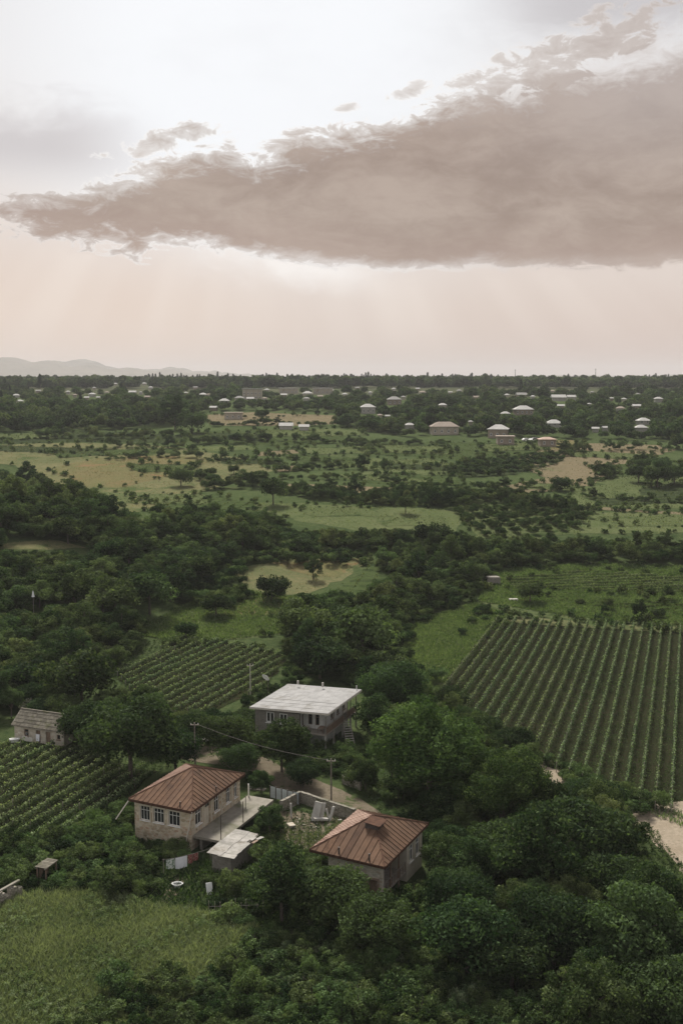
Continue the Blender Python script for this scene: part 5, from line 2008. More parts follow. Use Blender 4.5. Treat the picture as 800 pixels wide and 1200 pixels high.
# laundry between two posts below the terrace
def laundry():
    A, B = at(192, 1027), at(247, 1013)
    za = 1.75
    for q, lb in ((A, 'left post of the clothes line by the footpath'), (B, 'right post of the clothes line under the terrace')):
        e = MB().bar((0, 0, -.4), (0, 0, za + .08), .08, n=6).build('line_post', MAT['wood_grey'], None, q)
        tag(e, lb, 'post')
    a, b = A + Vector((0, 0, za)), B + Vector((0, 0, za))
    wire(a, b, .12, 'clothes line with washing strung in front of the stone house', .012)
    d = (b - a)
    rz = math.atan2(d.y, d.x)

    def cloth(t0, t1, drop, mat, name, label, cat):
        L = d.length
        n = 12
        w = (t1 - t0) * L
        V, F = [], []
        for j in range(7):
            for i in range(n + 1):
                x = w * i / n
                s = t0 + (t1 - t0) * i / n
                z = -.12 * 4 * s * (1 - s) - drop * j / 6
                y = .05 * math.sin(i * 1.3) * j / 6 + .06 * j / 6 * math.sin(i * .6 + 1)
                V.append((x, y, z))
        for j in range(6):
            for i in range(n):
                q = j * (n + 1) + i
                F.append((q, q + n + 1, q + n + 2, q + 1))
        o = MB().poly(V, F).build(name, MAT[mat], None, a.lerp(b, t0))
        o.rotation_euler = (0, 0, rz)
        sm = o.modifiers.new('thick', 'SOLIDIFY')
        sm.thickness = .012
        tag(o, label, cat)
    cloth(.06, .24, 1.05, 'cloth_print', 'hanging_cloth', 'pale printed cloth hanging leftmost on the clothes line', 'laundry')
    cloth(.25, .50, 1.25, 'cloth_white', 'hanging_sheet', 'plain white sheet hanging in the middle of the clothes line', 'laundry')
    cloth(.515, .62, .95, 'cloth_red', 'hanging_garment', 'dark red garment hanging next to the white sheet', 'laundry')
    cloth(.63, .74, .8, 'cloth_red', 'hanging_garment', 'dark red garment hanging rightmost on the clothes line', 'laundry')
    CLEAR.append(((A.x + B.x) / 2, (A.y + B.y) / 2 - 1, 2.2))
    CLEAR.append((A.x + .5, A.y - 1, 1.5))


laundry()


def tub(u, v, r, label):
    p = at(u, v)
    e = empty('wash_tub', p)
    tag(e, label, 'tub')
    n = 18
    V, F = [], []
    for k, (rr, z) in enumerate(((.78, .0), (1.0, .42), (1.06, .44), (.96, .44), (.74, .06))):
        for i in range(n):
            an = 6.2832 * i / n
            V.append((math.cos(an) * rr * r, math.sin(an) * rr * r * .8, z))
    for k in range(4):
        for i in range(n):
            F.append((k * n + i, k * n + (i + 1) % n, (k + 1) * n + (i + 1) % n, (k + 1) * n + i))
    F.append(tuple(range(n - 1, -1, -1)))
    F.append(tuple(4 * n + i for i in range(n)))
    MB().poly(V, F).build('basin', MAT['plastic_white'], e)
    for s in (-1, 1):
        MB().tube([(s * r * 1.0, -.12, .40), (s * r * 1.16, -.06, .44), (s * r * 1.16, .06, .44), (s * r * 1.0, .12, .40)], .02, 5).build('handle', MAT['plastic_white'], e)
    CLEAR.append((p.x, p.y, .9))


tub(208, 1040, .5, 'round white wash tub on the footpath below the washing')
slab_thing(245.5, 1047, (.75, 1.25, .06), (62, 10, 35), 'pale board leaning in the weeds right of the wash tub', 'plastic_white', .5, 'board', 'board')
CLEAR.append((at(245.5, 1047).x, at(245.5, 1047).y - .6, 1.0))


def old_bathtub():
    p = at(17, 870)
    e = empty('bathtub', p, .2)
    tag(e, 'small white bathtub lying in the grass left of the low stone shed', 'bathtub')
    V, F = [], []
    n = 20
    for k, (rx, ry, z) in enumerate(((.55, .22, .05), (.72, .34, .5), (.78, .40, .52), (.66, .29, .52), (.5, .18, .12))):
        for i in range(n):
            an = 6.2832 * i / n
            c, s = math.cos(an), math.sin(an)
            V.append((rx * abs(c) ** .6 * (1 if c > 0 else -1), ry * abs(s) ** .6 * (1 if s > 0 else -1), z))
    for k in range(4):
        for i in range(n):
            F.append((k * n + i, k * n + (i + 1) % n, (k + 1) * n + (i + 1) % n, (k + 1) * n + i))
    F.append(tuple(range(n - 1, -1, -1)))
    F.append(tuple(4 * n + i for i in range(n)))
    MB().poly(V, F).build('basin', MAT['plastic_white'], e)
    for sx in (-.4, .4):
        for sy in (-.15, .15):
            MB().box(sx - .04, sy - .04, -.1, sx + .04, sy + .04, .06).build('foot', MAT['iron'], e)
    CLEAR.append((p.x, p.y - .5, 1.6))


old_bathtub()
o = MB().poly([(0, 0, 0), (.62, .02, 0), (.6, -.05, -1.0), (.02, -.03, -.96)], [(0, 1, 2, 3)]).build('door_curtain', MAT['cloth_white'], None, SHED.matrix_basis @ Vector((4.0, .25, 1.3)))
o.rotation_euler = SHED.rotation_euler
o.modifiers.new('thick', 'SOLIDIFY').thickness = .02
tag(o, 'white cloth hung on the front of the low stone shed', 'cloth')
slab_thing(33, 868.5, (1.7, .3, .7), (0, 3, -12), 'low whitewashed block against the front of the stone shed', 'plaster', .3, 'block', 'block')

for (u, v, rot, lb) in ((80, 871, (0, -60, 110), 'pale prop leaning against the right end of the stone shed'), (92, 868, (0, -62, 140), 'left one of two crossed props under the big tree by the shed'),
                        (99, 868, (0, -62, 40), 'right one of two crossed props under the big tree by the shed')):
    slab_thing(u, v, (2.2, .14, .14), rot, lb, 'wood_pale', .9, 'prop', 'prop')


# thin stakes of an old fence in the weeds
def stake_fence():
    e = empty('stake_fence', at(282, 1075))
    tag(e, 'row of thin grey stakes in the dark weeds above the meadow', 'fence')
    for k in range(11):
        t = k / 10
        p = at(246 + 62 * t, 1076 - 2 * t + 2 * math.sin(k * 2.1)) - e.location
        MB().bar(p - Vector((0, 0, .2)), p + Vector((rnd.uniform(-.12, .12), 0, rnd.uniform(1.3, 1.9))), .06, n=5).build('stake', MAT['wood_grey'], e)
    for z in (.6, 1.15):
        MB().tube([at(246 + 62 * t, 1076 - 2 * t) - e.location + Vector((0, 0, z)) for t in (0, .33, .66, 1)], .012, 4).build('wire', MAT['iron'], e)


stake_fence()


def ruin():
    a, b = at(-22, 1078), at(25, 1051)
    d = b - a
    e = empty('ruined_wall', a, math.atan2(d.y, d.x))
    tag(e, 'crumbling grey stone wall overgrown with weeds at the lower left edge', 'wall')
    L = d.to_2d().length
    mb = MB()
    n = 10
    for k in range(n):
        hgt = 1.3 + .35 * math.sin(k * 1.9) + rnd.uniform(-.2, .2)
        mb.box(L * k / n, -.25 - .002 * (k % 2), -.4, L * (k + 1) / n - .004, .25 + .002 * (k % 2), hgt)
    mb.build('masonry', MAT['stone_ruin'], e)
    MB().bar((-.2, .05, 1.75), (L * .98, .05, 1.75), .28, .14).build('coping', MAT['concrete'], e)
    for k in range(12):
        x, y, s = rnd.uniform(.5, L), rnd.uniform(-1.8, -.5), rnd.uniform(.18, .42)
        bm = bmesh.new()
        bmesh.ops.create_icosphere(bm, subdivisions=1, radius=s)
        for vv in bm.verts:
            vv.co *= rnd.uniform(.75, 1.15)
            vv.co.z *= .7
        me = bpy.data.meshes.new('stone')
        bm.to_mesh(me)
        bm.free()
        o = link('fallen_stone', me, e, MAT['stone_pale'])
        o.location = (x, y, .15)
    for k in range(3):
        p = e.matrix_basis @ Vector((L * k / 2.2, -1.0, 0))
        CLEAR.append((p.x, p.y, 1.6))


ruin()


def dish():
    p = at(372, 806)
    p = HOUSE_B.world(HOUSE_B.a * .72, HOUSE_B.b + 1.6)
    e = empty('satellite_dish', p)
    tag(e, 'small white satellite dish on a pole behind the grey sheet roof', 'dish')
    H = 6.9
    MB().bar((0, 0, -.3), (0, 0, H), .08, n=6).build('mast', MAT['iron'], e)
    V, F = [], []
    n = 18
    for k in range(5):
        rr = .62 * k / 4
        for i in range(n):
            an = 6.2832 * i / n
            V.append((math.cos(an) * rr, -.5 * rr * rr * -1, math.sin(an) * rr))
    for k in range(4):
        for i in range(n):
            F.append((k * n + i, k * n + (i + 1) % n, (k + 1) * n + (i + 1) % n, (k + 1) * n + i))
    o = MB().poly(V, F).build('reflector', MAT['plastic_white'], e)
    o.location = (-.2, -.1, H)
    o.rotation_euler = (R(-35), 0, R(140))
    o.modifiers.new('thick', 'SOLIDIFY').thickness = .03
    MB().bar((-.2, -.1, H - .45), (-.75, -.35, H + .25), .05).build('feed_arm', MAT['plastic_white'], e)


dish()


def white_topped_pole():
    p = at(40, 722)
    e = empty('lamp_post', p)
    tag(e, 'thin post with a white head standing among bushes at the left edge', 'lamp post')
    MB().bar((0, 0, -.4), (0, 0, 3.9), .12, n=8, taper=.7).build('shaft', MAT['wood_grey'], e)
    MB().bar((0, 0, 3.9), (0, 0, 4.9), .62, n=10, taper=.35).build('lamp_head', MAT['plastic_white'], e)
    MB().bar((0, 0, 4.902), (0, 0, 5.2), .2, n=8, taper=.2).build('finial', MAT['plastic_white'], e)
    CLEAR.append((p.x, p.y - 2, 3.0))


white_topped_pole()


def mast(u, v, top, label):
    p = at(u, v)
    f = proj(p)[2]
    H = (v - top) / FPX * f
    e = empty('radio_mast', p)
    tag(e, label, 'mast')
    w = .9
    leg = MB()
    for sx, sy in ((-1, -1), (1, -1), (0, 1)):
        MB().bar((sx * w, sy * w, -.5), (sx * w * .25, sy * w * .25, H), .34, n=4).build('leg', MAT['iron'], e)
    for k in range(9):
        t = k / 9
        z, q = H * t, w * (1 - .75 * t)
        leg.bar((-q, -q, z), (q * .92, -q * .92, z + H / 9), .16)
        leg.bar((q, -q, z), (0, q * .95, z + H / 9), .16)
    leg.build('bracing', MAT['iron'], e)
    MB().bar((-2.4, 0, H * .93), (2.4, 0, H * .93), .4, .5).build('crossarm', MAT['iron'], e)


mast(603, 447, 433, 'thin mast with a crossarm on the skyline, left one of two')
mast(697, 447, 432, 'thin mast with a crossarm on the skyline, right one of two')
slab_thing(577, 684, (3.2, 2.2, 1.8), (0, 0, 8), 'tiny grey hut at the edge of the trees left of the crop rows', 'stone_grey', .8, 'stone_hut', 'hut')
slab_thing(601, 704, (2.0, 1.2, .5), (0, 0, 8), 'pale boulder in the grass above the large vineyard', 'concrete_pale', .2, 'boulder', 'stone')
for (u, v, rz, mt, lb, sc_) in ((616, 517, .3, 'white_paint', 'white parked car in front of the flat topped tan house', 1), (622, 517.5, 1.2, 'white_paint', 'white van-like car parked nearer the brick coloured house', 1.1), (627, 516, .0, 'roof_grey', 'grey parked car behind the white cars by the tan house', 1)):
    p = at(u, v)
    e = empty('parked_car', p, rz)
    e.scale = (sc_,) * 3
    tag(e, lb, 'car')
    bm = bmesh.new()
    prof = [(-2.1, .35), (2.1, .35), (2.15, .75), (1.15, .9), (.6, 1.42), (-1.2, 1.45), (-1.8, .95), (-2.15, .9)]
    vs = [bm.verts.new((x, y, z)) for y in (-.82, .82) for x, z in prof]
    k = len(prof)
    bm.faces.new(vs[:k][::-1])
    bm.faces.new(vs[k:])
    for i in range(k):
        bm.faces.new((vs[i], vs[(i + 1) % k], vs[k + (i + 1) % k], vs[k + i]))
    bmesh.ops.recalc_face_normals(bm, faces=bm.faces)
    bmesh.ops.bevel(bm, geom=list(bm.edges), offset=.08, segments=2, affect='EDGES')
    me = bpy.data.meshes.new('body')
    bm.to_mesh(me)
    bm.free()
    link('body', me, e, MAT[mt])
    for sx in (-1.3, 1.3):
        for sy in (-.80, .80):
            MB().bar((sx, sy - .1, .33), (sx, sy + .1, .33), .64, n=14).build('wheel', MAT['iron'], e)
    for y in (-.835, .835):
        MB().box(-1.05, min(y, y * .98), .92, .55, max(y, y * .98), 1.30).build('side_window', MAT['glass'], e)

# ------------------------------------------------------------------ vineyards
def vineyard(px, az, spacing, where, group, **kw):
    rows = clip_rows(wp(px), az, spacing)
    vis = []
    for a, b in rows:
        m_ = a.lerp(b, .5)
        ok = any(-25 < proj((q.x, q.y, height(q.x, q.y)))[0] < 825 for q in (a, m_, b, a.lerp(b, .25), a.lerp(b, .75)))
        if ok:
            vis.append((a, b))
    for i, (a, b) in enumerate(vis):
        vine_row(a, b, f'{ordinal(i)} vine row from the left in {where}', group, **kw)


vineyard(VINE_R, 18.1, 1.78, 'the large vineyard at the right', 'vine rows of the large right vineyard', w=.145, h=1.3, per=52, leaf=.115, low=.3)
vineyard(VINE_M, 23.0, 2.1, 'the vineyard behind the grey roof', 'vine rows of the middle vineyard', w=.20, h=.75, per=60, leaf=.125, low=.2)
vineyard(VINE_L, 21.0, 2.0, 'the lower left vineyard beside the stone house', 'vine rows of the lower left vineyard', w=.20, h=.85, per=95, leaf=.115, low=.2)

# ------------------------------------------------------------------ trees one can single out, by where their crowns show
T = [
    ('walnut0', 503, 880, 155, 'huge spreading tree right of the dirt road, below the large vineyard'),
    ('walnut1', 588, 925, 120, 'big dark tree just right of the huge spreading one'),
    ('near1', 690, 965, 120, 'broad dark tree beside the sandy track at the right'),
    ('near0', 630, 1000, 115, 'rounded tree in front of the two biggest trees, left of the sandy track'),
    ('near1', 548, 1078, 118, 'rounded tree right of the house with the dark veranda'),
    ('near3', 650, 1075, 110, 'dark tree in the hollow of the lower right wood'),
    ('near0', 752, 1085, 120, 'wide tree at the right edge below the sandy track'),
    ('near1', 725, 1020, 90, 'dark tree just below the sandy track'),
    ('near3', 600, 1110, 90, 'dark low tree in the middle of the lower right wood'),
    ('near4', 690, 1170, 100, 'lighter green tree at the very bottom of the lower right wood'),
    ('pale', 674, 1040, 26, 'small bright green sapling among the dark trees at the lower right'),
    ('pale', 452, 1118, 34, 'small bright yellow green tree below the house with the dark veranda'),
    ('near1', 780, 1150, 110, 'dark tree in the bottom right corner'),
    ('near1', 395, 1035, 95, 'dark bushy tree in front of the house with the dark veranda'),
    ('near0', 330, 1035, 90, 'dark bushy tree between the sheet shelter and the right rusty roof'),
    ('near3', 440, 1075, 85, 'dark bushy tree below the veranda'),
    ('near2', 316, 965, 34, 'small slim tree between the terrace and the yard wall'),
    ('near0', 306, 915, 28, 'slim dark tree at the left end of the metal fence'),
    ('mid5', 494, 1034, 26, 'small tree against the windows of the veranda house'),
    ('near3', 152, 852, 112, 'big round tree right of the low stone shed'),
    ('near1', 100, 838, 70, 'dark tree overhanging the low stone shed'),
    ('near3', 266, 856, 66, 'round tree left of the grey sheet roof'),
    ('near0', 330, 872, 62, 'leafy tree in front of the grey roofed house'),
    ('near1', 205, 868, 66, 'tree above the left rusty roof, beside the pale slab'),
    ('near0', 428, 910, 34, 'bushy tree right of the outside stair'),
    ('near1', 355, 900, 44, 'dark bush tree above the metal fence'),
    ('near3', 280, 885, 48, 'dark round tree along the dirt road behind the left rusty roof'),
    ('near3', 460, 800, 80, 'dark tree right of the grey sheet roof'),
    ('near0', 440, 838, 54, 'tree touching the right gable of the grey sheet roof'),
    ('mid1', 375, 762, 68, 'dark round tree just behind the grey sheet roof'),
    ('mid0', 425, 738, 80, 'big rounded tree in the gully above the grey sheet roof'),
    ('mid3', 352, 725, 62, 'tall rounded tree left of the big one in the gully'),
    ('mid1', 318, 683, 42, 'round dark tree standing by the small hay field'),
    ('mid2', 367, 668, 22, 'pointed little tree on the edge of the hay field'),
    ('mid1', 253, 703, 38, 'round dark bush on the green slope above the middle vineyard'),
    ('mid1', 218, 735, 28, 'small round tree at the upper corner of the middle vineyard'),
    ('mid0', 175, 690, 60, 'tall rounded tree on the wooded slope left of the green meadow'),
    ('mid0', 135, 700, 60, 'rounded tree with lighter crown on the left slope'),
    ('mid3', 95, 790, 85, 'large rounded tree above the low stone shed'),
    ('mid1', 35, 785, 60, 'dark round tree at the left edge above the low stone shed'),
    ('mid1', 505, 622, 46, 'tall dark tree in front of the pale green field'),
    ('mid1', 657, 563, 24, 'single round tree on the brown field, right of centre'),
    ('mid1', 621, 690, 32, 'dark round bush on the green strip above the large vineyard'),
    ('mid1', 568, 711, 16, 'small dark bush at the top left corner of the large vineyard'),
    ('mid1', 553, 725, 12, 'tiny round bush on the pale grass left of the large vineyard'),
    ('mid1', 541, 738, 12, 'tiny round bush lower on the pale grass left of the large vineyard'),
    ('mid1', 225, 489, 36, 'pair of merged dark round crowns on the far side of the left fields'),
    ('mid2', 205, 487, 32, 'dark round crown left of the merged pair beyond the left fields'),
    ('mid1', 308, 483, 17, 'single dark round tree on the bare brown field'),
    ('mid1', 247, 551, 16, 'single round tree on the pale field, right one of two'),
    ('mid1', 212, 555, 30, 'broad dark bush on the pale field, left of the single round tree'),
    ('mid1', 274, 548, 15, 'round tree at the right end of the pale field'),
    ('mid0', 320, 574, 36, 'tall dark tree at the left end of the hedge in front of the pale field'),
    ('mid1', 770, 552, 36, 'tallest of the dark clump of trees at the right edge'),
    ('mid1', 748, 550, 30, 'left tree of the dark clump at the right edge'),
    ('mid1', 790, 550, 34, 'right tree of the dark clump at the right edge'),
    ('mid0', 475, 590, 24, 'slim tree rising above the hedge before the pale green field'),
]
for key, u, v, w, lb in T:
    put_px(key, u, v, w, label=lb, cat='tree', name='broadleaf_tree')
for (key, u, v, w, lb) in (('blossom', 31, 826, 18, 'bush with white blossom behind the low stone shed'), ):
    put_px(key, u, v, w, label=lb, cat='bush', name='blossom_bush')

# ------------------------------------------------------------------ regions (outlines of the ground they stand on)
NEAR = ['near0', 'near1', 'near2', 'near3', 'near4']
MID = ['mid0', 'mid1', 'mid2', 'mid3', 'mid4', 'mid5']
FAR = ['far0', 'far1', 'far2']
BUSH = ['bush0', 'bush1', 'bush2']

# trees close by
fill([(440, 850), (560, 905), (640, 925), (740, 965), (770, 1010), (840, 1060), (840, 1220), (620, 1150), (540, 1110), (505, 1040), (500, 960), (450, 930)], NEAR, (2.2, 3.6), .62, 900, 'in the dark lower right wood')
fill([(460, 840), (520, 830), (590, 880), (640, 910), (620, 935), (540, 900)], NEAR, (1.8, 2.6), .6, 500, 'along the near edge of the large vineyard')
fill([(-40, 840), (70, 852), (180, 880), (215, 872), (235, 890), (215, 905), (240, 880), (300, 870), (300, 850), (240, 842), (150, 836), (60, 800), (-40, 800)], NEAR, (1.8, 3.2), .62, 700, 'between the shed and the grey roof')
fill([(-60, 700), (50, 720), (150, 745), (215, 740), (140, 790), (60, 800), (-60, 830)], MID, (2.0, 3.6), .58, 1200, 'on the slope above the shed')
fill([(330, 772), (395, 795), (440, 815), (470, 822), (452, 792), (446, 765), (480, 724), (535, 702), (560, 685), (560, 668), (500, 672), (440, 700), (385, 715), (340, 740)], MID, (2.0, 3.8), .60, 1200, 'in the gully above the grey roof')
fill([(260, 838), (310, 812), (345, 778), (400, 800), (350, 800), (300, 826)], BUSH, (.8, 1.4), .6, 400, 'below the middle vineyard', 'bush', most=22)
fill([(-70, 560), (0, 565), (60, 580), (130, 610), (190, 630), (300, 625), (400, 632), (470, 640), (430, 648), (335, 646), (262, 660), (235, 688), (155, 735), (50, 715), (-70, 700)], MID, (2.3, 4.4), .58, 2600, 'on the wooded bank at the left')
fill([(470, 648), (560, 642), (680, 640), (830, 646), (830, 664), (700, 660), (600, 665), (560, 682), (500, 690), (445, 668)], MID, (1.4, 3.0), .60, 1400, 'in the tree belt at the right')
fill([(250, 604), (330, 616), (430, 630), (545, 630), (545, 645), (400, 645), (250, 634), (180, 608)], MID, (1.3, 2.9), .62, 900, 'in the hedge below the pale green field')
fill([(235, 575), (300, 572), (360, 585), (430, 592), (540, 596), (560, 588), (640, 592), (600, 580), (500, 580), (400, 579), (320, 574), (240, 570)], MID, (1.2, 2.5), .62, 900, 'in the hedge above the pale green field')
fill([(690, 560), (735, 555), (850, 560), (850, 540), (760, 545)], MID, (2.4, 4.0), .62, 300, 'in the dark clump at the right edge', most=14)
fill([(600, 600), (650, 592), (680, 598), (640, 600)], MID, (1.4, 2.4), .7, 200, 'along the path above the orchard rows', most=12)
fill([(640, 725), (720, 728), (850, 738), (850, 722), (740, 718)], MID, (1.0, 2.2), .8, 200, 'along the upper edge of the large vineyard', most=4)
fill([(560, 655), (840, 662), (840, 730), (580, 712)], MID, (.7, 1.5), 1.2, 300, 'on the green strips at the right', most=12)
# hedges and single trees of the far fields
for line, n_, r_, reg in (
        ([(0, 518), (60, 513), (120, 514), (215, 513)], 40, (1.6, 3.4), 'along the field edge at the far left'),
        ([(100, 540), (180, 536), (290, 541), (400, 548)], 34, (1.2, 2.8), 'in the hedge across the pale fields'),
        ([(130, 524), (190, 524), (240, 528)], 16, (1.5, 3.0), 'in the dark hedge above the orange field'),
        ([(235, 520), (330, 517), (430, 521), (520, 522)], 44, (1.6, 3.6), 'in the hedge behind the far green fields'),
        ([(330, 552), (420, 550), (520, 549), (560, 543)], 34, (1.4, 3.0), 'in the hedge across the middle fields'),
        ([(330, 562), (440, 563), (545, 574), (640, 572)], 34, (1.2, 2.8), 'in the hedge below the middle crop strips'),
        ([(210, 560), (290, 568), (330, 570)], 22, (1.6, 3.0), 'in the hedge left of the bare strip'),
        ([(420, 535), (500, 530), (640, 534), (690, 530)], 26, (1.2, 2.6), 'below the cream village house'),
        ([(600, 590), (650, 575), (690, 565), (720, 556)], 20, (1.0, 2.2), 'along the lower edge of the bare field'),
        ([(690, 582), (760, 588), (830, 590)], 20, (.9, 1.9), 'along the green field at the right edge'),
        ([(250, 500), (300, 498), (400, 500), (480, 512)], 40, (1.8, 3.8), 'below the bare brown field'),
        ([(240, 484), (300, 491), (390, 486)], 14, (1.2, 2.6), 'scattered over the bare brown field'),
        ([(640, 530), (700, 528), (780, 527), (840, 526)], 26, (1.6, 3.4), 'above the bare orange field')):
    pts = [at(*p) for p in line]
    for _ in range(int(n_ * 1.7)):
        t = rnd.random() * (len(pts) - 1)
        k = min(int(t), len(pts) - 2)
        p = pts[k].lerp(pts[k + 1], t - k)
        x, y = p.x + rnd.gauss(0, 1.0), p.y + rnd.gauss(0, 1.6)
        r = rnd.uniform(r_[0] * .7, r_[1]) * (1.0 if rnd.random() < .3 else .72)
        key = rnd.choice(MID)
        if free(x, y, r, .5) and not hides(x, y, r, PROTO[key]['H'] * r / PROTO[key]['R']):
            PLACED.append((x, y, r))
            pos = Vector((x, y, height(x, y)))
            QUEUE.append((proj(pos)[2], r, pos, key, r / PROTO[key]['R'], rnd.uniform(.6, 1.05), 'tree', reg, None))
# orchard rows in the middle distance
ORCH = wp([(532, 600), (610, 591), (700, 599), (676, 624), (562, 631)])
for i, (a, b) in enumerate(clip_rows(ORCH, -9, 4.6)):
    L = (b - a).length
    n_ = max(2, int(L / 2.6))
    e = empty('orchard_row', (a.x, a.y, height(a.x, a.y)), 0)
    tag(e, f'{ordinal(i)} dark bushy orchard row from the left, beyond the belt of trees', 'orchard row', 'rows of the orchard beyond the belt of trees')
    for k in range(n_):
        q = a.lerp(b, (k + rnd.uniform(.1, .9)) / n_)
        s = rnd.uniform(.24, .34)
        c = link('crown', PROTO[f'mid{k % 4}']['crown'], e)
        c.location = Vector((q.x, q.y, height(q.x, q.y))) - e.location
        c.rotation_euler = (0, 0, rnd.uniform(0, 6.28))
        c.scale = (s, s, s * .95)
ORCH2 = wp([(545, 545), (600, 539), (655, 535), (660, 541), (600, 556), (540, 560), (522, 556)])
for i, (a, b) in enumerate(clip_rows(ORCH2, 62, 7.5)):
    L = (b - a).length
    n_ = int(L / 3.0)
    e = empty('orchard_row', (a.x, a.y, height(a.x, a.y)), 0)
    tag(e, f'{ordinal(i)} row from the back in the dark crop field under the tan houses', 'orchard row', 'rows of the dark crop field under the tan houses')
    for k in range(n_):
        q = a.lerp(b, (k + rnd.uniform(.2, .8)) / n_)
        s = rnd.uniform(.34, .50)
        c = link('crown', PROTO[f'far{k % 3}']['crown'], e)
        c.location = Vector((q.x, q.y, height(q.x, q.y))) - e.location
        c.rotation_euler = (0, 0, rnd.uniform(0, 6.28))
        c.scale = (s, s, s * .8)
        PROTO[f'far{k % 3}']['src'] = PROTO[f'far{k % 3}']['src'] or c

# the far village wood
VILL = [(-80, 462), (30, 461), (120, 463), (230, 462), (420, 462), (560, 462), (880, 462), (880, 518), (770, 518), (660, 514), (560, 512), (480, 514), (400, 500), (395, 484), (300, 481), (235, 484), (215, 500), (100, 505), (-80, 508)]
fill(VILL, FAR, (2.4, 5.0), .62, 5000, 'in the far village', most=2600)
# deeper rows up to the skyline
P_far = []
for k in range(7000):
    y = 1150 + 2300 * rnd.random() ** 1.7
    x = rnd.uniform(-.36, .36) * y
    h_ = height(x, y)
    r = rnd.uniform(3.2, 6.2)
    pos = Vector((x, y, h_ - .3))
    if free(x, y, r * .2, .6) and not hides(x, y, r, 8.0 * r / 4.2):
        QUEUE.append((proj(pos)[2], r, pos, rnd.choice(FAR), r / 4.2, rnd.uniform(.75, 1.25), 'tree', 'in the far village', None))

# conifers of the skyline and a few cypresses in the village
CON = []
for (u0, u1, n_, y0, y1) in ((-30, 60, 26, 900, 1500), (170, 430, 240, 1150, 1900), (400, 560, 110, 1500, 2300), (560, 830, 70, 1500, 2600)):
    for _ in range(n_):
        a, _e = azel(rnd.uniform(u0, u1), 445)
        y = rnd.uniform(y0, y1)
        x = math.tan(R(a)) * y
        s = rnd.uniform(.55, 1.15) * (1.0 if y < 1500 else 1.15)
        if not hides(x, y, 2.0 * s, 13 * s):
            CON.append((Vector((x, y, height(x, y) - .2)), rnd.choice(['conifer0', 'conifer1']), s, rnd.uniform(.85, 1.25)))
for (u, v, w) in ((2, 472, 4), (22, 444, 4), (25, 444, 4), (84, 474, 4), (95, 473, 4), (55, 448, 3), (137, 452, 5), (143, 458, 9), (240, 446, 5), (615, 452, 5), (610, 452, 4), (305, 446, 4)):
    p = at(u, v + 6)
    s = rnd.uniform(.7, 1.0)
    if not hides(p.x, p.y, 2 * s, 12 * s):
        CON.insert(0, (p, 'conifer0', s, 1.1))

# ------------------------------------------------------------------ undergrowth near the camera
fill([(-60, 1000), (60, 990), (160, 940), (215, 1000), (250, 1010), (300, 1000), (330, 1010), (380, 1030), (470, 1045), (540, 1080), (620, 1120), (850, 1150), (850, 1290), (150, 1290), (240, 1165), (300, 1100), (250, 1080), (180, 1066), (130, 1050), (60, 1048), (-60, 1075)],
     BUSH + ['bush3'], (.8, 1.75), .55, 2600, 'in the thicket below the houses', 'bush', sz=(.7, 1.2))
fill([(140, 950), (160, 990), (222, 1000), (225, 1030), (150, 1050), (60, 1040), (20, 1000), (75, 988)], BUSH, (.7, 1.4), .55, 500, 'left of the washing', 'bush', sz=(.8, 1.2))
fill([(280, 960), (325, 940), (330, 1000), (420, 1010), (340, 1020), (300, 1015), (285, 985)], BUSH, (.7, 1.3), .55, 300, 'round the weedy yard', 'bush')
fill([(240, 885), (320, 862), (430, 890), (440, 935), (395, 915), (300, 880), (250, 878)], BUSH, (.8, 1.6), .6, 300, 'between road and grey roof', 'bush')
fill([(255, 905), (300, 910), (320, 930), (300, 935), (292, 915)], BUSH, (.7, 1.2), .6, 120, 'along the dirt road by the metal fence', 'bush')
fill([(-60, 700), (100, 740), (150, 745), (215, 735), (300, 700), (250, 690), (160, 735), (60, 715)], BUSH, (1.0, 1.9), .6, 400, 'on the slope above the shed', 'bush')
fill([(270, 1120), (420, 1110), (620, 1150), (800, 1170), (850, 1290), (150, 1290)], ['silver', 'bush0', 'silver', 'bush3'], (.6, 1.2), .5, 1500, 'along the bottom edge', 'bush', sz=(.8, 1.3))
fill([(222, 1160), (262, 1128), (292, 1105), (300, 1112), (270, 1140), (235, 1172)], ['silver'], (.35, .6), .7, 200, 'right of the tall grass', 'bush')
fill([(640, 890), (735, 935), (790, 950), (755, 965), (690, 930), (630, 905)], ['bush0', 'bush3'], (.7, 1.3), .6, 200, 'along the sandy track', 'bush')
fill([(80, 1200), (150, 1160), (210, 1150), (230, 1200), (180, 1280), (60, 1280)], BUSH, (.9, 1.6), .6, 200, 'dark, at the bottom of the tall grass', 'bush', most=26)
fill([(440, 930), (640, 940), (780, 1010), (830, 1080), (830, 1180), (640, 1140), (540, 1090), (500, 1010)], BUSH, (1.0, 1.8), .5, 700, 'under the lower right wood', 'bush')
fill([(-60, 575), (60, 590), (190, 635), (420, 640), (470, 650), (260, 690), (160, 735), (50, 715), (-60, 700)], ['bush0', 'bush1'], (1.2, 2.0), .5, 900, 'filling the wooded bank at the left', 'bush')
fill([(330, 772), (440, 815), (520, 800), (470, 770), (500, 725), (560, 700), (560, 672), (440, 700), (340, 735)], ['bush0', 'bush1'], (1.2, 2.0), .5, 500, 'filling the wooded gully', 'bush')

